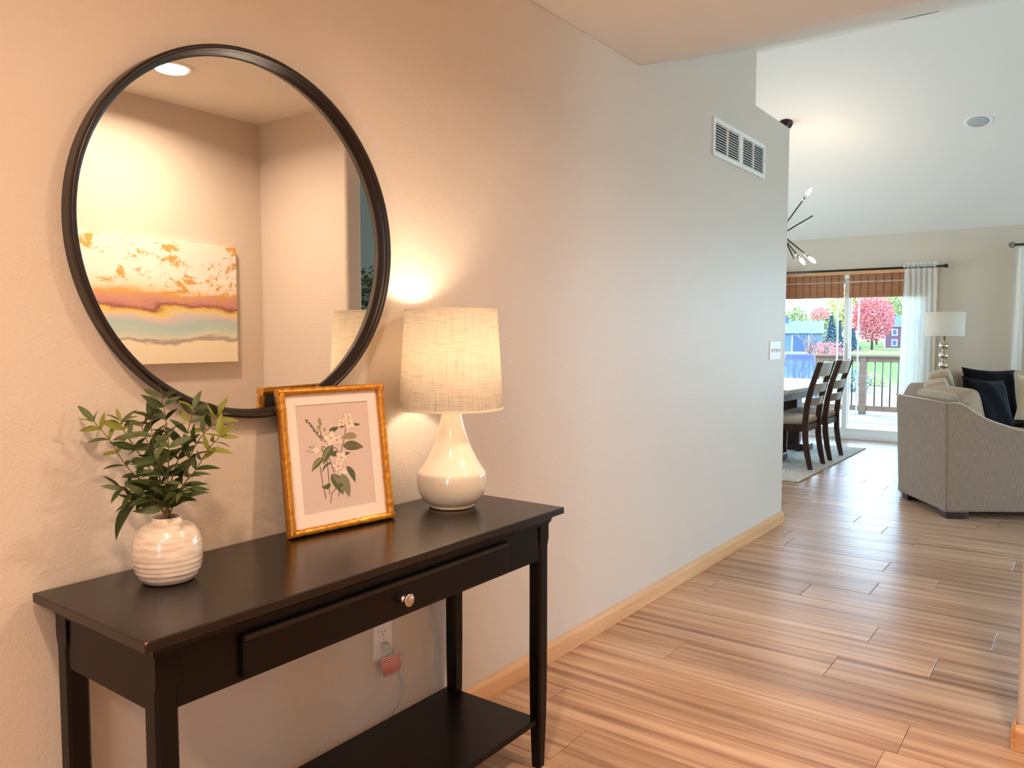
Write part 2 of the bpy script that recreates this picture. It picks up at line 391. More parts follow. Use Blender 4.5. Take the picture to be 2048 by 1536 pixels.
MB().box((-.022, .02, .92), (-.004, .045, 1.16)).build('door_handle', M['vinyl'], pb, bevel=.004)
sc = MB(); sc.box((.10, .135, .04), (.118, .15, DZ-.05)); sc.build('screen_stile', M['vinyl'], d)
sc = MB(); sc.box((-.14, .135, .04), (-.122, .15, DZ-.05)); sc.build('screen_stile', M['vinyl'], d)
t = MB(); t.box((DX0-.065, YF-.014, DZ-.002), (DX1+.065, YF, DZ+.056)); t.box((DX0-.065, YF-.014, 0), (DX0-.001, YF, DZ-.003)); t.box((DX1+.001, YF-.014, 0), (DX1+.065, YF, DZ-.003))
S(t.build('trim_1', M['trimwood'], bevel=.002))
def window(n, wx0, wx1, z0, z1, fixed, axis):
    w = S(empty('window_%d' % n, ((wx0+wx1)/2, fixed, (z0+z1)/2) if axis == 'y' else (fixed, (wx0+wx1)/2, (z0+z1)/2), 0 if axis == 'y' else -PI/2))
    hw, hh = (wx1-wx0)/2, (z1-z0)/2; m = MB(); q = .05
    m.box((-hw, .0, -hh), (-hw+q, .12, hh)); m.box((hw-q, 0, -hh), (hw, .12, hh)); m.box((-hw+q, 0, hh-q), (hw-q, .12, hh)); m.box((-hw+q, 0, -hh), (hw-q, .12, -hh+q)); m.box((-.03, .03, -hh+q), (.03, .09, hh-q))
    m.build('window_frame', M['vinyl'], w, bevel=.003)
    MB().box((-hw+q, .055, -hh+q), (-.03, .06, hh-q)).build('pane', M['glass'], w)
    MB().box((.03, .055, -hh+q), (hw-q, .06, hh-q)).build('pane', M['glass'], w)
    return w
window(1, WX0, WX1, WZ0, WZ1, YF+.01, 'y')
window(6, 2.1, 3.5, WZ0, WZ1, YF+.01, 'y')  # unseen window, added for more daylight
window(7, -.12, .48, .15, 2.1, -1.72, 'y')  # made-up foyer window behind the camera, cool fill for the hall
window(2, 3.1, 5.5, .25, 2.3, XR+.02, 'x')  # this window and those below are unseen, added to light the room
window(3, 7.0, 9.8, .25, 2.3, XR+.02, 'x')
window(4, 3.6, 5.8, .95, 2.25, XL-.14, 'x')
window(5, 6.6, 9.6, .2, 2.25, XL-.14, 'x')

# ------------------------------------------------------------------ lights of the house, plus added foyer fill
def area(name, loc, size, watts, color, rot=(0,0,0), shape='DISK', spread=130):
    a = bpy.data.lights.new(name, 'AREA'); a.shape = shape; a.size = size; a.energy = watts; a.color = color
    o = bpy.data.objects.new(name, a); C.objects.link(o); o.location = loc; o.rotation_euler = rot; a.spread = math.radians(spread); return o
def downlight(loc, slope, r, lit, label, watts=0):
    e = empty('recessed_light', loc); e.rotation_euler = (slope, 0, 0)
    MB().lathe([(r*1.32, -.0005), (r*1.30, -.005), (r*1.06, -.007), (r, -.002), (r*.97, .0)], 40, caps=False).build('trim_ring', M['whitepaint'], e)
    MB().lathe([(r*.98, -.0012), (r*.98, -.0030), (r*.5, -.0042), (.001, -.0046)], 32, caps=False).build('lens', M['lens'] if lit else M['offlens'], e)
    tag(e, label, 'ceiling light')
    if lit:
        area('downlight_glow', (loc[0], loc[1], loc[2]-.012), r*1.8, watts, HALLC, spread=158)
downlight((.064, 1.956, H0), 0, .072, True, 'lit recessed ceiling light reflected in the top of the round mirror', HALL_W)
area('foyer_fill', (-.45, .15, H0-.012), .14, FOYER_FILL_W, WARM, spread=165)  # unseen fill lamp, added to brighten the near hall wall
area('foyer_fill', (.064, -.95, H0-.012), .14, FOYER_FILL_W, WARM, spread=165)  # another unseen lamp, added behind the camera as fill
sa = math.atan(SL)
downlight((-.873, 5.139, 3.0970), sa, .085, False, 'unlit recessed light in the near ceiling strip at top of the photo')
downlight((-.876, 8.025, 3.1183), -sa, .085, False, 'unlit grey recessed light in the large sloped white ceiling')

# ------------------------------------------------------------------ console table
TY0, TY1, TX0, TX1, TZ = .6405, 1.888, -1.6235, -1.209, .764
tb = empty('console_table', ((TX0+TX1)/2, (TY0+TY1)/2, 0))
tag(tb, 'dark espresso console table with one drawer and lower shelf against the beige wall', 'console table')
hx, hy = (TX1-TX0)/2, (TY1-TY0)/2
def rect(o, z, back=0): return [(-hx+min(o, back), -hy+o, z), (hx-o, -hy+o, z), (hx-o, hy-o, z), (-hx+min(o, back), hy-o, z)]
MB().loops([rect(0, TZ-.019), rect(0, TZ)], smooth=False).build('tabletop', M['espresso_lit'], tb, bevel=.003, seg=3)
MB().box((hx-.0045, -hy+.0008, TZ-.0045), (hx-.0005, -hy+.005, TZ-.0004)).build('chipped_corner', M['chip'], tb)
cov = [(.010, TZ-.019), (.010, TZ-.022), (.0135, TZ-.024)]+[(.0135+.014*math.sin(a), TZ-.024-.013*(1-math.cos(a))) for a in [i*PI/2/5 for i in range(1, 6)]]+[(.0275, TZ-.040), (.031, TZ-.042), (.031, TZ-.046)]
MB().loops([rect(o, z, .02) for o, z in cov], smooth=False).build('moulding', M['espresso'], tb)
# aprons
az0, az1 = .618, TZ-.045
ao = .037
MB().box((hx-ao-.018, -hy+.05, az0), (hx-ao, hy-.05, az1)).build('front_apron', M['espresso'], tb, bevel=.001)
MB().box((-hx+.026, -hy+.05, az0), (-hx+.044, hy-.05, az1)).build('back_apron', M['espresso'], tb)
for sgn in (-1, 1):
    y = sgn*(hy-.037)
    MB().box((-hx+.05, y-sgn*.018, az0), (hx-.06, y, az1)).build('side_apron', M['espresso'], tb, bevel=.001)
# legs: square blocks at the top, chamfered and tapered below
def leg(cx, cy):
    a = .0215; ch = .006
    def oct_(h, c, z): return [(cx-h+c, cy-h, z), (cx+h-c, cy-h, z), (cx+h, cy-h+c, z), (cx+h, cy+h-c, z), (cx+h-c, cy+h, z), (cx-h+c, cy+h, z), (cx-h, cy+h-c, z), (cx-h, cy-h+c, z)]
    rings = [oct_(.0145, .004, 0), oct_(.0195, .0055, .16), oct_(a-.0005, ch, .30), oct_(a-.0005, ch, .655), oct_(a, .0008, .675), oct_(a, .0008, az1)]
    MB().loops(rings, smooth=False).build('leg', M['espresso'], tb)
for cx_ in (-hx+.03+.0215-.012, hx-.0325-.0215):
    for cy_ in (-hy+.0325+.0215, hy-.0325-.0215): leg(cx_, cy_)
# drawer
dy0, dy1 = .837-(TY0+TY1)/2, 1.6525-(TY0+TY1)/2
xd = hx-ao
dr = MB().box((xd, dy0, .6275), (xd+.012, dy1, .7085)).build('drawer', M['espresso'], tb, bevel=.0025)
MB().lathe([(.0095, 0), (.0100, .003), (.006, .006), (.005, .010), (.0075, .014), (.0135, .0165), (.0150, .019), (.0150, .0205), (.0125, .0225), (.0118, .0218), (.0085, .0245), (.0045, .0262), (.0008, .0267)], 28,
    mx=Matrix.Translation((xd+.012, (dy0+dy1)/2+.0085, .6640)) @ Matrix.Rotation(PI/2, 4, 'Y')).build('knob', M['nickel'], dr)
MB().box((xd+.0122, dy0+.001, .6985), (xd+.0165, dy1-.001, .7080)).build('bead', M['espresso_lit'], dr, bevel=.0018)
MB().box((-hx+.018, -hy+.062, .133), (hx-.045, hy-.062, .149)).build('shelf', M['espresso'], tb, bevel=.002)

# ------------------------------------------------------------------ round mirror
mi = empty('round_mirror', (W, 1.158, 1.492)); mi.rotation_euler = (0, PI/2, 0)
tag(mi, 'large round mirror in thin dark bronze frame on the wall above the console', 'mirror')
RR = .432
MB().lathe([(RR-.02, .001), (RR, .001), (RR, .036), (RR-.002, .041), (RR-.006, .042), (RR-.011, .0405), (RR-.0125, .033), (RR-.014, .0305), (RR-.0165, .0285), (RR-.018, .0220), (RR-.0205, .0190), (RR-.022, .0110)], 160, caps=False).build('frame', M['bronze'], mi)
MB().lathe([(RR-.018, .006), (RR-.018, .012)], 160, smooth=False).build('mirror_glass', M['mirror'], mi)

# ------------------------------------------------------------------ bamboo picture frame with botanical print
fa, flean, fw, fh = .1323, .1345, .3136, .3664
fd = Vector((math.sin(fa), math.cos(fa), 0)); fnh = Vector((math.cos(fa), -math.sin(fa), 0))
fup = Vector((0,0,1))*math.cos(flean)-fnh*math.sin(flean); fn = fd.cross(fup)
fr = empty('picture_frame')
mw = Matrix((( fd.x, fup.x, fn.x, -1.5423), (fd.y, fup.y, fn.y, 1.1833), (fd.z, fup.z, fn.z, TZ+.0022), (0,0,0,1)))
fr.matrix_world = mw     # local x = along the bottom, y = up the frame, z = out of the front
tag(fr, 'gold bamboo picture frame with a botanical flower print leaning on the mirror', 'picture frame')
def rail(p0, p1, seed, nodes):
    p0 = Vector(p0); p1 = Vector(p1); L_ = (p1-p0).length; t = (p1-p0).normalized(); side = Vector((0,0,1)).cross(t)
    rnd = random.Random(seed); rings = []; n = 60
    for i in range(n+1):
        s = L_*i/n; g = 0
        for q in nodes: g += math.exp(-((s/L_-q)*L_/.0026)**2)*.0022 - math.exp(-((s/L_-q)*L_/.009-.6)**2)*.0009
        r = .0088+g+rnd.uniform(-.0003, .0003)
        m = max(0., 1.-0.)
        c = p0+t*s
        q0 = max(-1, 0)
        rings.append([tuple(c+side*(r*math.cos(a))+Vector((0,0,-.011+r*.95*math.sin(a)+.0085))) for a in [k*PI/9 for k in range(10)]]+[tuple(c+side*(-r)+Vector((0,0,-.018))), tuple(c+side*r+Vector((0,0,-.018)))])
    return MB().loops(rings).build('frame_rail', M['gold'], fr)
i_ = .0092
rail((0, i_, 0), (fw, i_, 0), 1, (.08, .42, .62, .84)); rail((0, fh-i_, 0), (fw, fh-i_, 0), 2, (.10, .38, .52, .76))
rail((i_, .009, .0006), (i_, fh-.009, .0006), 3, (.11, .29, .50, .69, .88)); rail((fw-i_, .009, .0006), (fw-i_, fh-.009, .0006), 4, (.1, .30, .47, .66, .86))
MB().box((.010, .010, -.0175), (fw-.010, fh-.010, -.0135)).build('backing_board', M['backing'], fr)
pw, ph = .2150, .2730
ox, oy = (fw-pw)/2, (fh-ph)/2+.002
mbm = MB()
mbm.box((.014, .014, -.0125), (ox, fh-.014, -.0095)); mbm.box((ox+pw, .014, -.0125), (fw-.014, fh-.014, -.0095)); mbm.box((ox, .014, -.0125), (ox+pw, oy, -.0095)); mbm.box((ox, oy+ph, -.0125), (ox+pw, fh-.014, -.0095))
mbm.build('mat_board', M['matboard'], fr)
pr = MB().box((ox-.003, oy-.003, -.0135), (ox+pw+.003, oy+ph+.003, -.0120)).build('botanical_print', M['paper'], fr)
def inv(x, y):
    u, v = .5, .5
    A, B_, D, E_ = (240, 287), (873, 260), (325, 1228), (955, 1140)
    for _ in range(8):
        fx = (1-u)*(1-v)*A[0]+u*(1-v)*B_[0]+(1-u)*v*D[0]+u*v*E_[0]-x; fy = (1-u)*(1-v)*A[1]+u*(1-v)*B_[1]+(1-u)*v*D[1]+u*v*E_[1]-y
        a = (1-v)*(B_[0]-A[0])+v*(E_[0]-D[0]); b = (1-u)*(D[0]-A[0])+u*(E_[0]-B_[0]); c = (1-v)*(B_[1]-A[1])+v*(E_[1]-D[1]); e = (1-u)*(D[1]-A[1])+u*(E_[1]-B_[1])
        dt = a*e-b*c; u -= (fx*e-b*fy)/dt; v -= (a*fy-c*fx)/dt
    return ox+u*pw, oy+(1-v)*ph
PK = [0]
def flat(mb, pts):
    PK[0] += 1; z = -.01195+PK[0]*.0000022
    q = [inv(*p) for p in pts]
    mb.add([(a, b, z) for a, b in q], [tuple(range(len(q)))])
def leafshape(b, t, w, bend=0., n=9):
    dx, dy = t[0]-b[0], t[1]-b[1]; L_ = math.hypot(dx, dy); nx, ny = -dy/L_, dx/L_
    L1, L2 = [], []
    for i in range(n+1):
        s = i/n; ww = w/2*math.sin(PI*s**.75)**.9 if 0 < s < 1 else 0; c = bend*math.sin(PI*s)
        L1.append((b[0]+dx*s+nx*(c+ww), b[1]+dy*s+ny*(c+ww))); L2.append((b[0]+dx*s+nx*(c-ww), b[1]+dy*s+ny*(c-ww)))
    return L1+L2[-2:0:-1]
def line(mb, pts, w):
    for a, b in zip(pts, pts[1:]):
        L_ = math.hypot(b[0]-a[0], b[1]-a[1]); nx, ny = -(b[1]-a[1])/L_*w/2, (b[0]-a[0])/L_*w/2
        flat(mb, [(a[0]+nx, a[1]+ny), (b[0]+nx, b[1]+ny), (b[0]-nx, b[1]-ny), (a[0]-nx, a[1]-ny)])
M['pg'] = mat('print_green', (88, 92, 56), .7); M['pg2'] = mat('print_grey_green', (128, 126, 98), .7); M['pg3'] = mat('print_pale_green', (150, 140, 92), .7)
M['ppetal'] = mat('print_petal', (236, 214, 192), .7); M['pstem'] = mat('print_stem', (108, 72, 62), .7); M['pline'] = mat('print_outline', (170, 130, 108), .7)
stems = MB()
for pts in ([(682, 480), (664, 600), (640, 695)], [(455, 810), (482, 980), (510, 1095)], [(515, 760), (530, 900), (540, 1055)], [(530, 740), (560, 820), (582, 872)], [(548, 1130), (556, 1050), (590, 1012), (628, 905)], [(575, 650), (600, 670), (612, 684)], [(622, 1080), (618, 1000)], [(340, 415), (420, 520), (475, 600)], [(450, 490), (470, 560)]): line(stems, pts, 7)
greens, g2, g3, pet, out = MB(), MB(), MB(), MB(), MB()
def petals(c, r, n, rot=0):
    for k in range(n):
        a = rot+2*PI*k/n; t = (c[0]+r*math.cos(a), c[1]+r*math.sin(a)*.95)
        flat(out, leafshape(c, t, r*.88)); flat(pet, leafshape((c[0]+2, c[1]), (t[0]-3*math.cos(a), t[1]-3*math.sin(a)), r*.76))
for args in (((785, 560), (635, 575), 62, 8),): flat(out, leafshape(*args)); flat(g3, leafshape((780, 562), (642, 576), 50, 8))
flat(greens, leafshape((655, 640), (848, 660), 84, -6))
for q in range(4): line(out, [(675, 632+q*9), (760, 618+q*18), (836, 655+q*3)], 2)
flat(greens, leafshape((566, 633), (484, 800), 74, 14)); flat(g2, leafshape((566, 636), (486, 797), 30, 26)); flat(greens, leafshape((482, 735), (387, 856), 56, 10)); flat(g3, leafshape((480, 738), (390, 852), 24, 18))
flat(greens, leafshape((532, 508), (618, 478), 42, 6)); flat(greens, leafshape((752, 456), (816, 461), 24, 4)); flat(greens, leafshape((545, 715), (632, 698), 50, 0)); flat(greens, leafshape((655, 715), (726, 702), 26, 0))
flat(greens, leafshape((560, 780), (474, 872), 22, 22)); flat(greens, leafshape((628, 482), (682, 468), 22))
for b, t, w in (((450, 445), (450, 392), 30), ((452, 462), (468, 432), 32), ((440, 490), (452, 458), 34)): flat(g3, leafshape(b, t, w)); 
for b, t, w in (((490, 515), (494, 478), 20), ((478, 690), (470, 640), 22), ((505, 650), (462, 645), 18)): flat(g3, leafshape(b, t, w))
petals((600, 590), 58, 4, .6); petals((548, 576), 74, 4, .2); petals((700, 400), 58, 5, .3); petals((640, 440), 44, 4, .9); petals((715, 458), 58, 4, .5)
petals((420, 672), 40, 4, .3); petals((640, 740), 62, 5, .2); petals((612, 812), 56, 5, .7); petals((660, 870), 46, 4, .1)
flat(greens, leafshape((556, 880), (658, 1064), 92, -12)); flat(g2, leafshape((560, 885), (652, 1056), 40, -24)); flat(g2, leafshape((642, 880), (716, 1088), 84, -4)); flat(greens, leafshape((690, 818), (768, 962), 52, -12))
flat(greens, leafshape((550, 965), (468, 990), 44, -14)); flat(greens, leafshape((612, 985), (662, 975), 40))
rp_ = random.Random(3)
for k in range(34):
    s = k/33; c = (338+140*s+rp_.uniform(-22, 22)*(.3+s), 415+180*s+rp_.uniform(-10, 10)); flat(greens, leafshape(c, (c[0]-8, c[1]-13), 10))
for k in range(9): c = (348+rp_.uniform(0, 60), 648+rp_.uniform(-6, 46)); flat(greens, leafshape(c, (c[0]-7, c[1]-9), 9))
for c in ((600, 590), (548, 572), (704, 400), (640, 440), (712, 452), (640, 745), (612, 816)):
    for k in range(7): a = k*.9; line(out, [c, (c[0]+16*math.cos(a), c[1]+16*math.sin(a))], 3)
for nm, mb_, mm in (('printed_stems', stems, 'pstem'), ('printed_leaves', greens, 'pg'), ('printed_grey_leaves', g2, 'pg2'), ('printed_pale_leaves', g3, 'pg3'), ('printed_outlines', out, 'pline'), ('printed_petals', pet, 'ppetal')):
    tag(mb_.build(nm, M[mm], pr, fix=False), kind='stuff')

# ------------------------------------------------------------------ table lamp
LX, LY = -1.479, 1.705
la = empty('table_lamp', (LX, LY, TZ+.0008))
la.scale = (1.045, 1.045, 1.04)
tag(la, 'lit table lamp with cream ceramic gourd base and tapered linen shade', 'table lamp')
# shape sized from the photograph
MB().lathe([(.060, 0), (.0635, .003), (.064, .008)], 48).build('foot', M['unglazed'], la)
body = [(.064, .008), (.078, .020), (.090, .038), (.0955, .058), (.0965, .078), (.0955, .092), (.0935, .098), (.0905, .102), (.078, .120), (.066, .140), (.055, .163), (.045, .190), (.0365, .218), (.030, .245), (.0265, .266), (.025, .285)]
MB().lathe(body, 64).build('base', M['glaze'], la)
MB().lathe([(.016, .285), (.016, .300), (.011, .302), (.011, .335), (.017, .337), (.017, .36)], 20).build('socket', M['brass'], la)
bl = MB().sphere((0, 0, .395), .029, 16, 10, (1, 1, 1.15)).build('bulb', mat('lamp_bulb', (255, 240, 210), .3, emit=((1, .86, .66), 12)), la)
z0, z1, r0, r1 = .272, .546, .1435, .1265
MB().lathe([(r0, z0), (r1, z1), (r1-.0012, z1), (r0-.0012, z0), (r0, z0)], 72, caps=False).build('lampshade', M['shade'], la)
MB().lathe([(r0+.0006, z0-.0005), (r0+.0004, z0+.006), (r0-.002, z0+.006), (r0-.002, z0-.0005), (r0+.0006, z0-.0005)], 72, caps=False).build('shade_trim', M['cream'], la)
MB().lathe([(r1+.0006, z1-.006), (r1+.0004, z1+.0006), (r1-.002, z1+.0006), (r1-.002, z1-.006), (r1+.0006, z1-.006)], 72, caps=False).build('shade_trim', M['cream'], la)
hp = MB()
for k in range(3): a = k*2*PI/3+.4; hp.tube([(0, 0, .54), (r1*.97*math.cos(a), r1*.97*math.sin(a), .543)], .0018, 6)
hp.tube([(0, 0, .54), (0, .03, .52), (0, .042, .45), (0, .018, .338)], .0018, 6); hp.tube([(0, 0, .54), (0, -.03, .52), (0, -.042, .45), (0, -.018, .338)], .0018, 6)
hp.build('harp', M['brass'], la)
pl_ = bpy.data.lights.new('lamp_glow', 'POINT'); pl_.energy = LAMP_W; pl_.color = (1, .83, .66); pl_.shadow_soft_size = .045
po = bpy.data.objects.new('lamp_glow', pl_); C.objects.link(po); po.location = (LX, LY, TZ+.455)
# cord, plug and warning tag
cord = MB()
def smooth_path(pts, n=6):
    P = [Vector(p) for p in pts]; out = []
    for i in range(len(P)-1):
        a, b, c, e = P[max(i-1,0)], P[i], P[i+1], P[min(i+2, len(P)-1)]
        for k in range(n):
            t = k/n; out.append(.5*((2*b)+(c-a)*t+(2*a-5*b+4*c-e)*t*t+(3*b-a-3*c+e)*t**3))
    out.append(P[-1]); return out
xw = W+.012
cr = empty('lamp_cord', (xw, 1.70, .3))
tag(cr, 'clear plastic lamp cord hanging behind the console and plugged in', 'cord')
def rel(p): return (p[0]-xw, p[1]-1.70, p[2]-.3)
path1 = [(W+.006, 1.776, TZ-.09), (xw, 1.776, .56), (xw, 1.777, .42), (xw, 1.783, .355), (xw+.003, 1.806, .284), (xw+.002, 1.800, .205), (xw, 1.818, .14), (xw, 1.80, .085), (xw, 1.72, .075), (xw, 1.64, .083), (xw, 1.607, .136), (xw, 1.629, .158), (xw, 1.648, .198), (xw+.003, 1.628, .266), (xw+.006, 1.614, .316), (xw+.012, 1.588, .345), (W+.030, 1.5735, .3515)]
for dz in (-.0017, .0017):
    cord.tube([Vector(rel(p))+Vector((0, dz, abs(dz)*.3)) for p in smooth_path(path1)], .0019, 6)
cord.build('wire', M['clear'], cr)
MB().box(rel((W+.0065, 1.5615, .340)), rel((W+.030, 1.585, .366))).build('plug', M['clear'], cr, bevel=.005)
tg = []
for i in range(9):
    s = i/8; c = math.sin(s*PI*.8)*.014
    a = Vector((xw+.010+c, 1.548+.066*s, .326+.010*s)); tg.append((a, a+Vector((-.002, .016-.002*s, -.060))))
m_ = MB(); vs = [tuple(Vector(rel(p))) for a, b in tg for p in (a, b)]
m_.add(vs, [(2*i, 2*i+1, 2*i+3, 2*i+2) for i in range(8)], True)
tgo = m_.build('warning_tag', M['tagwhite'], cr); sm_ = tgo.modifiers.new('t', 'SOLIDIFY'); sm_.thickness = .0004
ln = MB()
for k in range(9):
    v0, v1 = .05+k*.095, .05+k*.095+.055
    for i in range(8):
        q = []
        for (a, b), v in ((tg[i], v0), (tg[i], v1), (tg[i+1], v1), (tg[i+1], v0)): q.append(tuple(Vector(rel(a.lerp(b, v)))+Vector((.0008, 0, 0))))
        ln.add(q, [(0, 1, 2, 3)])
ln.build('tag_print', M['tag'], tgo)

# outlet, switch plate and vents on the left wall
ol = empty('wall_outlet', (W, 1.5765, .3735)); tag(ol, 'white duplex wall outlet below the console drawer', 'outlet')
MB().box((0, -.0365, -.0575), (.0055, .0365, .0575)).build('cover_plate', M['white'], ol, bevel=.002)
for sg in (1, -1):
    z = sg*.0195
    rc = MB().loops([[(.0050+h, .0170*math.cos(a)*1.0, z+max(-.0132, min(.0132, .0175*math.sin(a)))) for a in [k*2*PI/28 for k in range(28)]] for h in (0, .0025)]).build('receptacle', M['white'], ol)
    MB().box((.0074, -.0072, z-.001), (.0082, -.0056, z+.007)).build('slot', M['darkslot'], rc)
    MB().box((.0074, .0056, z-.0005), (.0082, .0072, z+.0062)).build('slot', M['darkslot'], rc)
    MB().sphere((.0075, 0, z-.0075), .0022, 10, 6, (.3, 1, 1)).build('ground_hole', M['darkslot'], rc)
MB().sphere((.0056, 0, 0), .003, 10, 6, (.4, 1, 1)).build('screw', M['nickel'], ol)
sw = empty('light_switch_plate', (W, 5.047, 1.159)); tag(sw, 'white four-toggle light switch plate at the end of the beige wall', 'light switch')
MB().box((0, -.105, -.0575), (.0065, .105, .0575)).build('cover_plate', M['white'], sw, bevel=.002)
for k in range(4):
    y = -.069+k*.046
    MB().box((.006, y-.005, -.012), (.0072, y+.005, .012)).build('toggle_slot', M['darkslot'], sw)
    MB().prism([(.006, -.004), (.019, .006), (.020, .012), (.006, .007)], 'y', y-.0042, y+.0042).build('toggle', M['white'], sw, bevel=.001)
    for z in (-.03, .03): MB().sphere((.0066, y, z), .0028, 8, 6, (.4, 1, 1)).build('screw', M['nickel'], sw)
def vent(yc, label):
    v = empty('wall_vent', (W, yc, 2.299)); tag(v, label, 'vent', 'return air vents high on the wall')
    hw, hh = .1985, .1; m = MB()
    for y0, y1_, a0, a1 in ((-hw, -hw+.026, -hh, hh), (hw-.026, hw, -hh, hh), (-.006, .006, -hh+.02, hh-.02)): m.box((0, y0, a0), (.011, y1_, a1))
    m.box((0, -hw+.026, hh-.024), (.011, hw-.026, hh)); m.box((0, -hw+.026, -hh), (.011, hw-.026, -hh+.024))
    m.build('vent_frame', M['whitepaint'], v, bevel=.0015)
    MB().box((.0003, -hw+.02, -hh+.02), (.0012, hw-.02, hh-.02)).build('duct_shadow', M['darkslot'], v)
    sl = None
    for k in range(11):
        z = -hh+.030+k*.0138
        for y0 in (-hw+.026, .006):
            if sl is None: sl = MB().add([(.002, 0, .0045), (.002, 0, .006), (.0105, 0, -.0035), (.0105, 0, -.005), (.002, .1665, .0045), (.002, .1665, .006), (.0105, .1665, -.0035), (.0105, .1665, -.005)], [(0,1,2,3), (7,6,5,4), (0,4,5,1), (1,5,6,2), (2,6,7,3), (3,7,4,0)]).build('slat', M['whitepaint'], v); sl.location = (0, y0, z)
            else: link_copy(sl, v, (0, y0, z))
    for y in (-hw+.012, hw-.012): MB().sphere((.0112, y, 0), .004, 8, 6, (.4, 1, 1)).build('screw', M['nickel'], v)
vent(4.170, 'white return air vent high on the wall, nearer the console'); vent(4.571, 'white return air vent high on the wall, nearer the dining room')

# ------------------------------------------------------------------ vase with olive branches
VX, VY = -1.490, .842
va = empty('ceramic_vase', (VX, VY, TZ+.0005)); tag(va, 'small white ribbed ceramic vase on the near end of the console', 'vase')
vp = [(.040, 0), (.050, .002), (.058, .010), (.0655, .024), (.0690, .042), (.0700, .060), (.0685, .078), (.0640, .094), (.0550, .108), (.0420, .1165), (.0320, .1200), (.0285, .1235), (.0290, .1275), (.0275, .1300), (.0250, .1290), (.0235, .1230), (.030, .110), (.030, .07), (.002, .068)]
rings = []
for i in range(len(vp)-1):
    (ra, za), (rb, zb) = vp[i], vp[i+1]; n = max(1, int(abs(zb-za)/.0022))
    for k in range(n):
        s = k/n; r = ra+(rb-ra)*s; z = za+(zb-za)*s
        if i < 9 and .006 < z < .105: r += .00032*math.sin(z*2*PI/.0105)+.0003*math.sin(z*640)
        rings.append((r, z))
rings.append(vp[-1])
va.scale = (.955, .955, 1.0)
MB().lathe(rings, 72).build('vase_body', M['vase'], va)
olive = empty('olive_branches', (VX, VY, TZ+.08)); tag(olive, 'faux olive branches with green and yellow leaves in the white vase', 'plant')
def leafmesh(name, m, L_, w, curl, fold):
    b = MB(); n = 7; vs = []
    for i in range(n+1):
        s = i/n; ww = w/2*(math.sin(PI*min(1, s*1.0)**.85)**.8 if 0 < s < 1 else .04); z = -curl*s*s*L_
        vs += [(s*L_, -ww, z+fold*ww), (s*L_, 0, z), (s*L_, ww, z+fold*ww)]
    fs = []
    for i in range(n):
        a = i*3; fs += [(a, a+3, a+4, a+1), (a+1, a+4, a+5, a+2)]
    b.add(vs, fs, True); o = b.build(name, m, fix=False); me = o.data; bpy.data.objects.remove(o); return me
LM = [leafmesh('leaf', M[c], 1., w, cu, .35) for c, w, cu in (('leafA', .30, .22), ('leafA', .33, .40), ('leafB', .28, .12), ('leafC', .28, .25), ('leafA', .30, .05), ('leafB', .30, .3), ('leafC', .31, .42))]
Rv = Vector((.8038, .5950, 0)); Fv = Vector((-.595, .8038, 0)); O0 = Vector((VX, VY, TZ+.08))
def p3(px, py, d=0): return Rv*((px-337)/1000)+Vector((0, 0, (1043-py)/985+.047))+Fv*d
ST = [([(330,985),(322,930),(316,880),(313,842)], -.01, 0), ([(345,960),(352,900),(352,845),(349,800)], -.035, 0), ([(305,985),(262,938),(232,885),(205,850)], -.015, 2),
      ([(372,978),(402,945),(428,905),(455,878)], -.02, 2), ([(368,960),(398,895),(425,862),(438,840)], .01, 3), ([(348,960),(370,900),(382,855),(388,828)], .02, 3),
      ([(312,960),(275,905),(250,868),(243,852)], .012, 2), ([(325,975),(300,900),(285,862),(300,838)], .02, 3), ([(318,1000),(292,985),(272,975)], -.05, 0), ([(358,1000),(382,985),(404,978)], -.045, 0), ([(345,990),(352,950),(345,915)], -.06, 0), ([(325,1005),(300,1000),(285,1004)], -.03, 0)]
rl = random.Random(21)
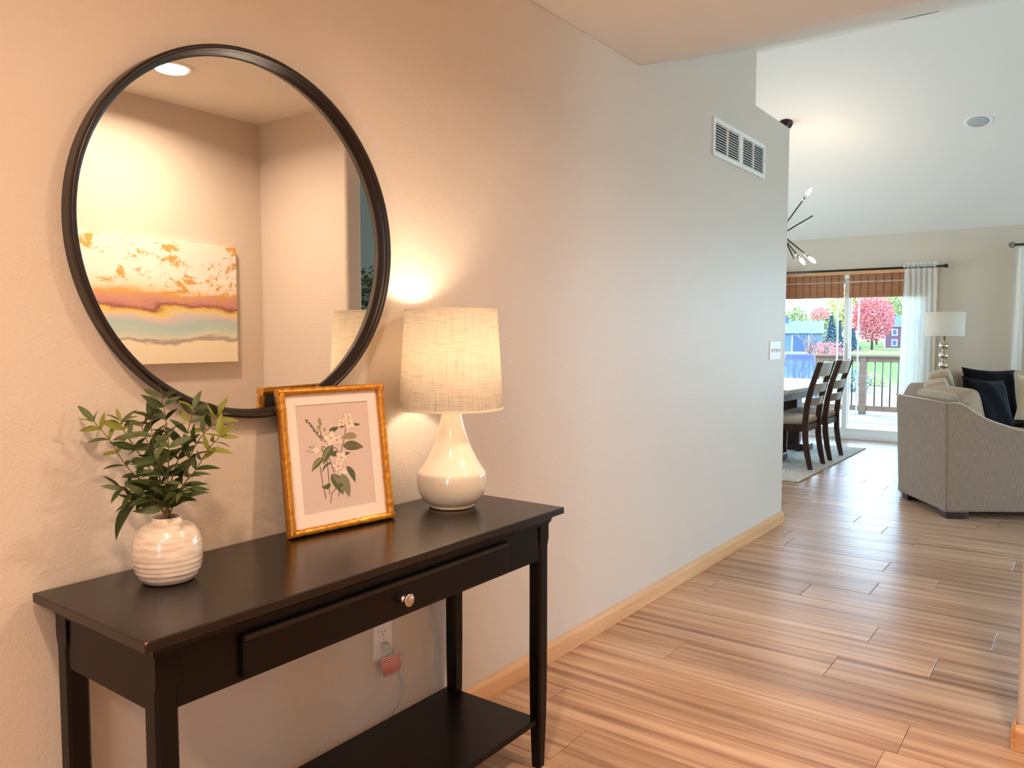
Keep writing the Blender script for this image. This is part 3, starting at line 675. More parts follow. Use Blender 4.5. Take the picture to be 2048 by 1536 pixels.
for k, (pts, dep, tint) in enumerate(ST):
    P = [Vector((0, 0, .02)), Vector((rl.uniform(-.008, .008), rl.uniform(-.008, .008), .048))]+[p3(x, y, dep*(i+1)/len(pts)) for i, (x, y) in enumerate(pts)]
    sp = smooth_path(P, 6)
    so = MB().tube(sp, [max(.0007, .0017-.001*i/len(sp)) for i in range(len(sp))], 6).build('stem', M['stem'], olive)
    n0 = 9
    i = n0; side = k % 2
    while i < len(sp):
        s = i/len(sp); t = (sp[min(i+1, len(sp)-1)]-sp[i-1]).normalized()
        for sg in ((1, -1) if i < len(sp)-1 else (1, -1, 0)):
            latdir = (Rv*math.cos(side*1.1+rl.uniform(-.4, .4))+Fv*math.sin(side*1.1+rl.uniform(-.4, .4))*.7)
            lat = (latdir-t*latdir.dot(t)).normalized()*sg
            dr_ = (t*rl.uniform(.35, .95)+lat*rl.uniform(.7, 1.1)+Vector((0, 0, rl.uniform(-.25, .35)))).normalized() if sg else t
            wp = O0+sp[i]+dr_*.05
            if wp.x < W+.012: dr_ = (dr_+Vector((1.2, 0, 0))).normalized()
            nz = -Fv*rl.uniform(.0, .9)+Vector((rl.uniform(-.5, .5), rl.uniform(-.5, .5), rl.uniform(.1, 1))); nz = (nz-dr_*nz.dot(dr_)).normalized(); ny = nz.cross(dr_)
            L_ = rl.uniform(.040, .064)*(1.08-.34*s)
            if tint and s > .62: me = LM[rl.choice((2, 5, 3))] if tint == 2 else LM[rl.choice((3, 6, 2, 0))]
            else: me = LM[rl.choice((0, 1, 4, 0, 1, 6))]
            lf = bpy.data.objects.new('leaf', me); C.objects.link(lf); lf.parent = so
            lf.matrix_local = Matrix(((dr_.x*L_, ny.x*L_, nz.x*L_, sp[i].x), (dr_.y*L_, ny.y*L_, nz.y*L_, sp[i].y), (dr_.z*L_, ny.z*L_, nz.z*L_, sp[i].z), (0,0,0,1)))
        side = 1-side; i += 3
# the long low leaf on the left of the vase
lf = bpy.data.objects.new('leaf', LM[1]); C.objects.link(lf); so = [o for o in olive.children][11]
lf.parent = so; a_ = p3(292, 1000, -.03); b_ = p3(224, 1072, -.04); dr_ = (b_-a_).normalized(); L_ = (b_-a_).length; nz = (Fv*-1+Vector((0,0,.8))); nz = (nz-dr_*nz.dot(dr_)).normalized(); ny = nz.cross(dr_)
lf.matrix_local = Matrix(((dr_.x*L_, ny.x*L_*.8, nz.x*L_, a_.x), (dr_.y*L_, ny.y*L_*.8, nz.y*L_, a_.y), (dr_.z*L_, ny.z*L_*.8, nz.z*L_, a_.z), (0,0,0,1)))

# ------------------------------------------------------------------ painting on the opposite wall (seen in the mirror)
def paint_mat():
    m, nt, b = newmat('abstract_painting'); N = nt.nodes; L = nt.links
    t = N.new('ShaderNodeTexCoord'); sp_ = N.new('ShaderNodeSeparateXYZ'); L.new(t.outputs['Object'], sp_.inputs[0])
    def noise(scale, detail, st, rough=.6, dist=0):
        mp = N.new('ShaderNodeMapping'); mp.inputs['Scale'].default_value = st; L.new(t.outputs['Object'], mp.inputs[0])
        n = N.new('ShaderNodeTexNoise'); n.inputs['Scale'].default_value = scale; n.inputs['Detail'].default_value = detail; n.inputs['Roughness'].default_value = rough; n.inputs['Distortion'].default_value = dist
        L.new(mp.outputs[0], n.inputs[0]); return n.outputs[0]
    def mth(op, a, b_, c=None):
        q = N.new('ShaderNodeMath'); q.operation = op
        for i, v in enumerate((a, b_, c)):
            if v is None: continue
            if isinstance(v, (int, float)): q.inputs[i].default_value = v
            else: L.new(v, q.inputs[i])
        return q.outputs[0]
    v = mth('MULTIPLY_ADD', sp_.outputs[2], 1/.62, .5)
    n1 = noise(3.2, 6, (1, 1.2, 3.0)); n1 = mth('SUBTRACT', n1, .5)
    vv = mth('MULTIPLY_ADD', n1, .22, v)
    r = N.new('ShaderNodeValToRGB'); e = r.color_ramp.elements
    e[0].position = 0; e[0].color = (*lin((240, 222, 190)), 1); e[1].position = 1; e[1].color = (*lin((232, 224, 206)), 1)
    for p, c in ((.17, (240, 224, 192)), (.19, (168, 152, 136)), (.205, (186, 172, 158)), (.22, (216, 214, 190)), (.27, (186, 202, 188)), (.33, (176, 196, 190)), (.37, (206, 190, 188)), (.41, (226, 200, 150)), (.44, (222, 186, 84)), (.465, (150, 86, 84)), (.49, (196, 134, 120)), (.53, (206, 146, 128)), (.57, (212, 160, 90)), (.61, (232, 210, 178)), (.70, (236, 228, 212)), (.85, (226, 224, 212))):
        k = e.new(p); k.color = (*lin(c), 1)
    L.new(vv, r.inputs[0])
    g = noise(9, 8, (1, 1, 1.6), .75, .6); gr = N.new('ShaderNodeValToRGB'); gr.color_ramp.elements[0].position = .535; gr.color_ramp.elements[1].position = .575
    L.new(g, gr.inputs[0]); gate = mth('GREATER_THAN', v, .5); fac = mth('MULTIPLY', gr.outputs[0], gate)
    mx = N.new('ShaderNodeMix'); mx.data_type = 'RGBA'; L.new(fac, mx.inputs[0]); L.new(r.outputs[0], mx.inputs[6]); mx.inputs[7].default_value = (*lin((208, 156, 76)), 1)
    L.new(mx.outputs[2], b.inputs['Base Color']); b.inputs['Roughness'].default_value = .6
    bp = N.new('ShaderNodeBump'); bp.inputs['Strength'].default_value = .4; bp.inputs['Distance'].default_value = .002; L.new(g, bp.inputs['Height']); L.new(bp.outputs[0], b.inputs['Normal'])
    return m
pn = empty('canvas_painting', (.567, 2.072, 1.424)); tag(pn, 'abstract canvas painting in gold, pink and aqua, reflected in the round mirror', 'painting')
MB().box((-.036, -.508, -.312), (-.001, .508, .312)).build('canvas', paint_mat(), pn, bevel=.003)

# ------------------------------------------------------------------ dining room
rug = MB().box((-5.2, 6.775, .0005), (-1.975, 9.25, .010)).build('area_rug', M['ruglight'], bevel=.004)
tag(rug, 'pale grey and cream woven rug under the dining table', 'rug')
def make_chair():
    r = empty('dining_chair')
    for sg in (-1, 1):
        y = sg*.215
        pts = [(.235, 0), (.205, .14), (.185, .28), (.180, .44), (.195, .60), (.235, .78), (.305, 1.0)]
        m = MB(); rings = []
        for x, z in pts:
            w = .030 if z < .3 else .026
            dx = .026 if z in (0,) else .032
            rings.append([(x-dx, y-.014, z), (x+dx*.6, y-.014, z), (x+dx*.6, y+.014, z), (x-dx, y+.014, z)])
        m.loops(rings, smooth=False); m.build('rear_leg', M['walnut'], r, bevel=.004)
        MB().loops([[(-.215-a, y-a, z), (-.215+a, y-a, z), (-.215+a, y+a, z), (-.215-a, y+a, z)] for a, z in ((.014, 0), (.021, .40))], smooth=False).build('front_leg', M['walnut'], r, bevel=.003)
        MB().box((-.20, y-.011, .35), (.165, y+.011, .41)).build('side_rail', M['walnut'], r)
    MB().box((-.226, -.20, .35), (-.204, .20, .41)).build('front_rail', M['walnut'], r)
    MB().box((.160, -.20, .35), (.182, .20, .41)).build('back_rail', M['walnut'], r)
    rg = []
    for z, e_ in ((.408, .02), (.425, 0), (.455, .0), (.475, .02), (.482, .06)):
        rg.append([(x_, y_, z) for x_, y_ in ((-.245+e_, -.225+e_), (0, -.235+e_), (.17-e_*.5, -.20+e_), (.17-e_*.5, .20-e_), (0, .235-e_), (-.245+e_, .225-e_))])
    MB().loops(rg).build('seat', M['seat'], r, bevel=.012, seg=3)
    for z0_, z1_ in ((.865, .995), (.715, .800), (.590, .668)):
        m = MB(); rings = []
        for i in range(9):
            y = -.202+i*.0505; bow = .028*(1-(y/.21)**2)
            def xx(z): return (.18+(z-.44)/.56*.125*((z-.44)/.56)**.25)+bow-.006 if z > .44 else .18
            rings.append([(xx(z0_)-.009, y, z0_), (xx(z0_)+.009, y, z0_), (xx(z1_)+.009, y, z1_), (xx(z1_)-.009, y, z1_)])
        m.loops(rings, smooth=False); o = m.build('back_slat', M['slat'], r, bevel=.003)
    return r
ch = make_chair(); ch.location = (-2.295, 7.655, .0105)
tag(ch, 'dark wood ladder-back dining chair nearer the hallway, cushioned seat', 'chair', 'dining chairs on the near side of the table')
c2 = copy_tree(ch); c2.location = (-2.295, 8.335, .0105); tag(c2, 'dark wood ladder-back dining chair nearer the glass door', 'chair')
tt = empty('dining_table', (-2.78, 8.30, .0105)); tag(tt, 'dining table with pale glossy top and dark pedestal on the rug', 'dining table')
MB().box((-.52, -.98, .688), (.52, .98, .745)).build('tabletop', M['tabletop'], tt, bevel=.02, seg=3)
MB().box((-.40, -.80, .60), (.40, .80, .687)).build('table_apron', M['walnut'], tt, bevel=.004)
for y in (-.45, .45):
    MB().box((-.22, y-.09, .07), (.22, y+.09, .60)).build('pedestal', M['walnut'], tt, bevel=.006)
    MB().box((-.34, y-.13, 0), (.34, y+.13, .07)).build('pedestal_foot', M['walnut'], tt, bevel=.01)

# sputnik chandelier
CHX, CHY, CHZ = -2.425, 7.60, 2.225
cyan = H0+SL*(YF-CHY)
cl = empty('sputnik_chandelier', (CHX, CHY, CHZ)); tag(cl, 'dark metal sputnik chandelier with bare lit bulbs over the dining table', 'chandelier')
MB().lathe([(.062, .0), (.062, -.012), (.05, -.045), (.012, -.055)], 32, mx=Matrix.Translation((0.02, 0, cyan-CHZ)) @ Matrix.Rotation(-sa, 4, 'X')).build('canopy', M['bronze'], cl)
MB().tube([(0.02, 0, cyan-CHZ-.03), (0, 0, 0)], .006, 8).build('down_rod', M['black'], cl)
MB().sphere((0, 0, 0), .04).build('hub', M['black'], cl)
def rod(a, b, bulb=True):
    if bulb:
        q_ = bpy.data.lights.new('bulb_glow', 'POINT'); q_.energy = CHAND_W; q_.color = (1, .84, .66); q_.shadow_soft_size = .03
        qo = bpy.data.objects.new('bulb_glow', q_); C.objects.link(qo); qo.location = (CHX+b[0]*1.18, CHY+b[1]*1.18, CHZ+b[2]*1.18)
    a = Vector(a); b = Vector(b); t = (b-a).normalized()
    rd = MB().tube([a, b-t*.07 if bulb else b], .0065, 8).build('arm', M['black'], cl)
    if bulb:
        MB().tube([b-t*.085, b-t*.025], .0135, 12).build('socket', M['nickel'], rd)
        MB().tube([b-t*.028, b-t*.01, b+t*.012, b+t*.035, b+t*.052], [.009, .015, .018, .012, .003], 12).build('bulb', M['bulb'], rd)
rod((-.30, .05, -.33), (.245, -.03, .35)); rod((.0, .02, 0), (.270, .05, .15), False); rod((.0, .02, 0), (-.33, -.08, -.12)); rod((-.24, -.1, .22), (.265, .05, -.255)); rod((0, .0, .0), (.115, .02, -.245), False)
rod((-.16, -.12, .22), (.155, .12, -.255)); rod((-.10, .34, .06), (-.22, -.30, -.05)); rod((-.30, .22, .18), (0, 0, 0), False)

# blinds
def blind(x0, x1, label):
    e = empty('woven_blind', ((x0+x1)/2, YF+.005, DZ)); tag(e, label, 'blind', 'woven reed blinds on the glass door')
    h = (x1-x0)/2; m = MB(); n = 28
    for k in range(n):
        z = -.10-.165*k/n; m.box((-h, -.014+.002*(k % 2), z-.0053), (h, -.0118+.002*(k % 2), z+.0012))
    tag(m.build('reed_panel', M['bamboo'], e), kind='stuff')
    m = MB()
    for k in range(13):
        z = -.008-.078*k/13; m.box((-h, -.026+.002*(k % 2), z-.0054), (h, -.0238+.002*(k % 2), z+.0012))
    tag(m.build('reed_valance', M['bamboo'], e), kind='stuff')
    m = MB(); k = -h+.04
    while k < h: m.box((k, -.0285, -.087), (k+.004, -.027, -.004)); m.box((k, -.0165, -.266), (k+.004, -.015, -.098)); k += .085
    tag(m.build('binding_cords', M['reedcord'], e), kind='stuff')
    MB().box((-h, -.020, -.280), (h, -.008, -.264)).build('bottom_rail', M['bamboo'], e)
    MB().box((-h, -.022, -.006), (h, 0, .0)).build('head_rail', M['bamboo'], e)
blind(DX0+.02, cx-.03, 'woven reed blind raised over the left half of the glass door'); blind(cx+.03, DX1-.02, 'woven reed blind raised over the right half of the glass door')
# rods and curtains
def curtain_rod(x0, x1, z, y, label, ring):
    e = empty('curtain_rod', ((x0+x1)/2, y, z)); tag(e, label, 'curtain rod'); h = (x1-x0)/2
    MB().tube([(-h, 0, 0), (h, 0, 0)], .0125, 12).build('rod', M['black'], e)
    for sg in (-1, 1):
        if ring:
            q = MB()
            for a in (0, PI/3, 2*PI/3): q.tube([(sg*(h+.03)+.028*math.cos(t), .028*math.sin(t)*math.cos(a), .028*math.sin(t)*math.sin(a)) for t in [i*2*PI/16 for i in range(17)]], .004, 6, caps=False)
            q.build('finial', M['black'], e)
        else: MB().lathe([(.010, 0), (.021, .006), (.021, .014), (.013, .02), (.024, .03), (.024, .038), (.004, .042)], 16, mx=Matrix.Translation((sg*h, 0, 0)) @ Matrix.Rotation(sg*PI/2, 4, 'Y')).build('finial', M['black'], e)
        MB().tube([(sg*(h-.08), .0, -.004), (sg*(h-.08), YF-y, -.03)], .006, 8).build('bracket', M['black'], e)
curtain_rod(-3.46, -1.37, 2.03, 9.965, 'dark metal curtain rod over the sliding glass door', False)
curtain_rod(-.70, 1.75, 2.215, 9.93, 'black curtain rod with open ring finials over the far right window', True)
def curtain(x0, x1, z0, z1, y, waves, amp, m, flare, label, header, gname=None):
    e = empty('sheer_curtain' if header else 'linen_curtain', ((x0+x1)/2, y, z1)); tag(e, label, 'curtain')
    nu, nv = waves*10, 26; vs = []; c = (x0+x1)/2; rnd = random.Random(int(x0*100)); ph = [rnd.uniform(-.5, .5) for _ in range(waves+1)]
    for j in range(nv+1):
        t = j/nv; z = (z0-z1)*t
        for i in range(nu+1):
            s = i/nu; w = s*waves; k = int(min(w, waves-1)); pp = ph[k]*(1-(w-k))+ph[k+1]*(w-k)
            x = (x0-c)+(x1-x0)*s; x = x*(1+flare*t)+.008*math.sin(t*4+pp*6)
            yy = amp*(.6+.6*t)*math.sin(2*PI*w+pp*2)+(.0 if not header else 0)
            zz = z+(header*.6*abs(math.sin(w*PI*2.3)) if j == 0 else 0)
            if header and j <= 1: yy *= .5
            vs.append((x, yy, zz))
    fs = [(j*(nu+1)+i, j*(nu+1)+i+1, (j+1)*(nu+1)+i+1, (j+1)*(nu+1)+i) for j in range(nv) for i in range(nu)]
    MB().add(vs, fs, True).build('curtain_panel', m, e, fix=False)
    if header:
        MB().tube([((x0-c)+(x1-x0)*i/30, -.012*math.sin(i*2.1), -.035+.004*math.sin(i*1.3)) for i in range(31)], .017, 8).build('gathered_header', m, e)
curtain(-1.775, -1.44, .015, 2.075, 9.965, 6, .022, M['sheer'], .12, 'white sheer curtain gathered at the right of the sliding door', .02)
curtain(-3.45, -3.15, .015, 2.075, 9.965, 6, .022, M['sheer'], .06, 'white sheer curtain gathered at the left of the sliding door', .02)
curtain(-.70, -.26, .015, 2.185, 9.93, 5, .030, M['curtain2'], .12, 'white curtain panel hanging at the far right window', 0)

# floor lamp
fx, fy = -1.197, 8.88
fe = empty('floor_lamp', (fx, fy, 0)); tag(fe, 'floor lamp with white drum shade and a stem of stacked glass balls behind the sofa', 'floor lamp')
MB().lathe([(.14, 0), (.14, .012), (.125, .022), (.02, .03), (.016, .09)], 40).build('base', M['brass'], fe)
for k in range(9):
    z = 1.150-k*.0985
    MB().sphere((0, 0, z), .0445, 20, 12, (1, 1, .96)).build('glass_ball', M['crystal'], fe)
    MB().lathe([(.010, z+.040), (.015, z+.044), (.015, z+.054), (.010, z+.058)], 16).build('collar', M['brass'], fe)
MB().lathe([(.016, .09), (.012, .15), (.012, .33)], 16).build('lower_stem', M['brass'], fe)
MB().tube([(0, 0, 1.2), (0, 0, 1.42)], .011, 12).build('upper_stem', M['brass'], fe)
MB().lathe([(.176, 1.249), (.180, 1.487), (.1785, 1.487), (.1745, 1.249), (.176, 1.249)], 56, caps=False).build('drum_shade', M['shade2'], fe)

# ------------------------------------------------------------------ sofa (sectional), local u = along the arm, v = along the near back
KS = 1.034
so_ = empty('sectional_sofa', (-.743*KS, 5.826*KS, 1.26*(1-KS)), math.atan2(.562, .827)); so_.scale = (KS, KS, KS); tag(so_, 'taupe linen sectional sofa with a swooping arm at the right of the room', 'sofa')
MB().prism([(0,.09),(.93,.09),(.93,.585),(.80,.590),(.66,.603),(.56,.617),(.485,.632),(.394,.655),(.297,.686),(.235,.711),(.193,.733),(.15,.762),(.115,.788),(.08,.806),(.04,.812),(-.012,.811)], 'y', 0, .17).build('arm', M['sofa'], so_, bevel=.012, seg=3)
MB().tube([(-.012,.004,.811),(.04,.004,.814),(.08,.004,.807),(.115,.004,.789),(.15,.004,.763),(.193,.004,.734),(.235,.004,.712),(.297,.004,.687),(.394,.004,.656),(.485,.004,.633),(.56,.004,.618),(.66,.004,.604),(.80,.004,.591),(.925,.004,.586)], .0065, 8).build('arm_piping', M['piping'], so_)
MB().loops([[(0,.01,.09),(.16,.01,.09),(.16,.70,.09),(0,.70,.09)], [(-.015,.01,.811),(.14,.01,.811),(.14,.76,.815),(-.015,.74,.815)]], smooth=False).build('back', M['sofa'], so_, bevel=.012, seg=3)
MB().tube([(-.012,.01,.811),(-.012,.38,.815),(-.012,.745,.816)], .0065, 8).build('back_piping', M['piping'], so_)
MB().prism([(0, .70), (.32, 1.35), (.66, 2.05), (.88, 2.47), (.98, 2.30), (.79, 1.93), (.47, 1.28), (.16, .66)], 'z', .09, .80).build('corner_back', M['sofa'], so_, bevel=.012, seg=3)
MB().box((.89, 2.30, .09), (3.1, 2.47, .80)).build('long_back', M['sofa'], so_, bevel=.012, seg=3)
MB().prism([(.16,.17),(.95,.17),(1.0,.85),(1.6,1.25),(3.0,1.25),(3.0,2.3),(.98,2.3),(.79,1.93),(.47,1.28),(.16,.66)], 'z', .12, .30).build('seat_base', M['sofa'], so_, bevel=.01)
def puff(sx_, sy_, sz_, e=.22, dent=.0, seed=0):
    rnd = random.Random(seed); vs = []; nu, nv = 32, 16
    def sp(c, p): return math.copysign(abs(c)**p, c)
    rings = []
    for i in range(nv+1):
        a = -PI/2+PI*i/nv; r = []
        for j in range(nu):
            b = 2*PI*j/nu
            x, y, z = sp(math.cos(a), e*1.6)*sp(math.cos(b), e), sp(math.cos(a), e*1.6)*sp(math.sin(b), e), sp(math.sin(a), .42)
            w = 1+.03*math.sin(5*x+seed)+.03*math.cos(7*y+seed*2)
            r.append((x*sx_/2, y*sy_/2, z*sz_/2*w))
        rings.append(r)
    return MB().loops(rings)
def place(o, loc, nrm, up):
    """local z -> nrm, local y -> up (orthogonalised), in the parent's space"""
    n = Vector(nrm).normalized(); u = Vector(up); u = (u-n*u.dot(n)).normalized(); x = u.cross(n)
    o.matrix_local = Matrix(((x.x, u.x, n.x, loc[0]), (x.y, u.y, n.y, loc[1]), (x.z, u.z, n.z, loc[2]), (0,0,0,1)))
def cushion(name, dims, loc, nrm, up, m, parent, e=.22, seed=0):
    o = puff(*dims, e=e, seed=seed).build(name, m, parent); place(o, loc, nrm, up)
    for sg in (-1, 1):
        zz = sg*dims[2]*.36; k = math.cos(math.asin(min(1, (.72)**(1/.42))))**(e*1.6)
        pts = [(math.copysign(abs(math.cos(b))**e, math.cos(b))*dims[0]/2*k*1.004, math.copysign(abs(math.sin(b))**e, math.sin(b))*dims[1]/2*k*1.004, zz) for b in [2*PI*j/48+.001 for j in range(49)]]
        MB().tube(pts, .0045, 6, caps=False).build('piping', M['piping'], o)
    return o
cushion('seat_cushion', (.64, .78, .17), (.57, .50, .375), (0,0,1), (1,0,0), M['sofa'], so_, .2, 1)
cushion('seat_cushion', (1.25, 1.1, .17), (1.26, 1.36, .378), (0,0,1), (.45,.9,0), M['sofa'], so_, .25, 2)
cushion('seat_cushion', (1.0, 1.02, .17), (2.27, 1.78, .375), (0,0,1), (0,1,0), M['sofa'], so_, .2, 3)
cushion('back_cushion', (.60, .46, .19), (.255, .45, .655), (.97, 0, .24), (0,0,1), M['cushion'], so_, .2, 4)
cushion('back_cushion', (.66, .46, .19), (.50, 1.10, .675), (.88, -.42, .24), (0,0,1), M['cushion'], so_, .2, 5)
cushion('back_cushion', (.62, .46, .19), (.83, 1.72, .725), (.88, -.42, .24), (0,0,1), M['cushion'], so_, .22, 6)
cushion('back_cushion', (.56, .46, .19), (1.20, 2.12, .71), (.42, -.88, .24), (0,0,1), M['cushion'], so_, .22, 7)
cushion('back_cushion', (.76, .46, .19), (1.92, 2.17, .70), (0, -.97, .24), (0,0,1), M['cushion'], so_, .2, 8)
cushion('back_cushion', (.76, .46, .19), (2.68, 2.17, .70), (0, -.97, .24), (0,0,1), M['cushion'], so_, .2, 9)
for u_, v_ in ((.015, .012), (.03, .60), (.79, .012), (.86, 2.3), (2.9, 2.3), (2.9, 1.3)):
    MB().loops([[(u_, v_, .0418), (u_+.13, v_, .0418), (u_+.13, v_+.08, .0418), (u_, v_+.08, .0418)], [(u_-.010, v_-.008, .092), (u_+.14, v_-.008, .092), (u_+.14, v_+.09, .092), (u_-.010, v_+.09, .092)]], smooth=False).build('leg', M['walnut'], so_, bevel=.004)
MS = Matrix.Translation((-.743*KS, 5.826*KS, 1.26*(1-KS))) @ Matrix.Rotation(math.atan2(.562, .827), 4, 'Z') @ Matrix.Scale(KS, 4)
def pillow(name, w, h, t, loc, nrm, up, m, label, stripes=False, roll=0):
    e = empty(name); vs = []; n = 20
    for sgn in (1, -1):
        for j in range(n+1):
            for i in range(n+1):
                a, b = -1+2*i/n, -1+2*j/n
                pin = 1-.10*(1-a*a)*abs(b)**3; pin2 = 1-.10*(1-b*b)*abs(a)**3
                z = sgn*t/2*max(0, (1-a**4))**.6*max(0, (1-b**4))**.6*(1+.08*math.sin(6*a+3*b))
                vs.append((a*w/2*pin2, b*h/2*pin, z))
    N_ = (n+1)**2; fs = []
    for k in (0, 1):
        for j in range(n):
            for i in range(n):
                q = [k*N_+j*(n+1)+i, k*N_+j*(n+1)+i+1, k*N_+(j+1)*(n+1)+i+1, k*N_+(j+1)*(n+1)+i]; fs.append(tuple(q if k == 0 else reversed(q)))
    o = MB().add(vs, fs, True).build('pillow_cover', m, e)
    edge = [(-1,-1),(0,-.9),(1,-1),(.9,0),(1,1),(0,.9),(-1,1),(-.9,0),(-1,-1)]
    per = []
    for q in range(4):
        for k in range(10):
            t_ = -1+.2*k
            a, b = ((t_, -1), (1, t_), (-t_, 1), (-1, -t_))[q]
            per.append((a*w/2*(1-.10*(1-b*b)), b*h/2*(1-.10*(1-a*a)), 0))
    MB().tube(per+[per[0]], .0035, 6, caps=False).build('piping', M['blackvelvet'] if m is M['blackvelvet'] else M['cream'], e)
    if stripes:
        for x_ in (-.150, -.128, -.095):
            mm = MB(); pts = []
            for j in range(n+1):
                b = -.96+1.92*j/n; z = t/2*max(0, (1-(x_*2/w)**4))**.6*max(0, (1-b**4))**.6*(1+.08*math.sin(6*x_*2/w+3*b))+.0022
                pts += [(x_-.0028, b*h/2*.95, z), (x_+.0028, b*h/2*.95, z)]
            mm.add(pts, [(2*j, 2*j+1, 2*j+3, 2*j+2) for j in range(n)], True).build('stripe', M['stripe'], e)
    n = Vector(nrm).normalized(); u = Vector(up); u = (u-n*u.dot(n)).normalized(); x = u.cross(n)
    e.matrix_world = Matrix(((x.x, u.x, n.x, loc[0]), (x.y, u.y, n.y, loc[1]), (x.z, u.z, n.z, loc[2]), (0,0,0,1))) @ Matrix.Rotation(roll, 4, 'Z')
    tag(e, label, 'pillow')
    return e
def SL_(u, v, z): return tuple(MS @ Vector((u, v, z)))
def SD(u, v, z): return tuple(MS.to_3x3() @ Vector((u, v, z)))
pillow('throw_pillow', .47, .46, .15, SL_(.90, 1.17, .70), SD(.40, -.86, .34), SD(0, 0, 1), M['blackvelvet'], 'black throw pillow nearer the swooping sofa arm', roll=-.10)
pillow('throw_pillow', .50, .48, .16, SL_(1.31, 1.88, .735), SD(.10, -.95, .28), (0,0,1), M['blackvelvet'], 'black throw pillow farther back, against the long sofa back', roll=-.06)
pillow('striped_pillow', .48, .42, .14, SL_(1.70, 1.72, .69), SD(-.25, -.90, .30), (0,0,1), M['cream'], 'cream throw pillow with thin dark stripes at the right edge', True, roll=-.12)

# potted olive tree that shows at the right of the mirror
def crown(mb, c, rad, n, size, rnd, sc=(1,1,1), shell=.5):
    for _ in range(n):
        while True:
            p = Vector((rnd.uniform(-1,1), rnd.uniform(-1,1), rnd.uniform(-1,1)))
            if shell < p.length < 1: break
        p = Vector((c[0]+p.x*rad*sc[0], c[1]+p.y*rad*sc[1], c[2]+p.z*rad*sc[2]))
        a = Vector((rnd.uniform(-1,1), rnd.uniform(-1,1), rnd.uniform(-1,1))).normalized(); b = a.orthogonal().normalized(); s = size*rnd.uniform(.6, 1.3)
        mb.add([p-a*s*.5, p+b*s*.28, p+a*s*.5, p-b*s*.28], [(0,1,2,3)])
rnd = random.Random(5)
ot = empty('potted_tree', (3.25, 6.15, 0)); tag(ot, 'leafy potted tree by the slate wall, seen at the mirror right edge', 'plant')
MB().lathe([(.15, 0), (.18, .15), (.19, .32), (.175, .32), (.17, .28), (.01, .28)], 32).build('basket', M['terracotta'], ot)
MB().tube([(0,0,.25),(.02,.01,.8),(-.01,.0,1.3),(0,.02,1.75)], [.016,.014,.01,.006], 8).build('trunk', M['bark'], ot)
m = MB(); 
for c_ in ((0,0,1.8,.22),(.12,.25,1.6,.25),(-.12,.2,1.72,.2),(.1,-.2,1.45,.22),(-.1,-.1,1.3,.2),(-.1,.42,1.75,.18)): crown(m, c_[:3], c_[3], 160, .075, rnd, shell=0)
tag(m.build('foliage', M['leafC'], ot, fix=False), kind='stuff')

# ------------------------------------------------------------------ outdoors
gnd_m, nt, b = newmat('lawn'); N = nt.nodes; L = nt.links
t = N.new('ShaderNodeTexCoord'); sp2 = N.new('ShaderNodeSeparateXYZ'); L.new(t.outputs['Object'], sp2.inputs[0])
n1 = N.new('ShaderNodeTexNoise'); n1.inputs['Scale'].default_value = .12; n1.inputs['Detail'].default_value = 6; L.new(t.outputs['Object'], n1.inputs[0])
ad = N.new('ShaderNodeMath'); ad.operation = 'MULTIPLY_ADD'; L.new(n1.outputs[0], ad.inputs[0]); ad.inputs[1].default_value = 30; L.new(sp2.outputs[1], ad.inputs[2])
r = N.new('ShaderNodeValToRGB'); mr = N.new('ShaderNodeMapRange'); mr.inputs['From Min'].default_value = 20; mr.inputs['From Max'].default_value = 220; L.new(ad.outputs[0], mr.inputs[0]); L.new(mr.outputs[0], r.inputs[0])
e = r.color_ramp.elements; e[0].position = 0; e[0].color = (*lin((84, 92, 58)), 1); e[1].position = 1; e[1].color = (*lin((88, 96, 62)), 1)
for p, c in ((.05, (112, 102, 80)), (.17, (116, 106, 84)), (.23, (84, 98, 58)), (.35, (82, 98, 58)), (.52, (88, 100, 62)), (.60, (118, 90, 74)), (.66, (88, 98, 62))):
    k = e.new(p); k.color = (*lin(c), 1)
L.new(r.outputs[0], b.inputs['Base Color']); b.inputs['Roughness'].default_value = 1; b.inputs['Specular IOR Level'].default_value = 0
g = MB().box((-200, 10.4, -1.4), (120, 330, -1.2)).build('ground', gnd_m); S(g)

dk = S(empty('deck', (0, 0, 0)))
m = MB(); k = 0; y = YF+.2
while y < 14.75: m.box((-7, y, -.155), (0.6, y+.136, -.12)); y += .142
tag(m.build('deck_boards', M['greywood'], dk), kind='stuff')
mb_ = MB(); mb_.box((-7, YF+.18, -.4), (.6, YF+.2, -.16)); mb_.box((-7, 14.7, -.4), (.6, 14.74, -.16)); mb_.build('deck_joist', M['cedar'], dk)
for x_ in (-6.9, -3.5, .4): MB().box((x_, 14.55, -1.2), (x_+.1, 14.65, -.16)).build('deck_post', M['cedar'], dk)
rl_ = empty('deck_railing', (0, 14.6, -.12)); tag(rl_, 'wooden deck railing with dark metal balusters outside the glass door', 'railing')
MB().box((-6.9, -.07, .995), (.5, .07, 1.032)).build('cap_rail', M['cedar'], rl_, bevel=.004)
MB().box((-6.9, -.02, .91), (.5, .02, .994)).build('top_rail', M['cedar'], rl_)
MB().box((-6.9, -.02, .06), (.5, .02, .15)).build('bottom_rail', M['cedar'], rl_)
for x_ in (-6.85, -5.05, -3.2, -1.35, .45): MB().box((x_-.055, -.05, 0), (x_+.055, .055, .994)).build('rail_post', M['cedar'], rl_, bevel=.003)
bal = None; x_ = -6.7
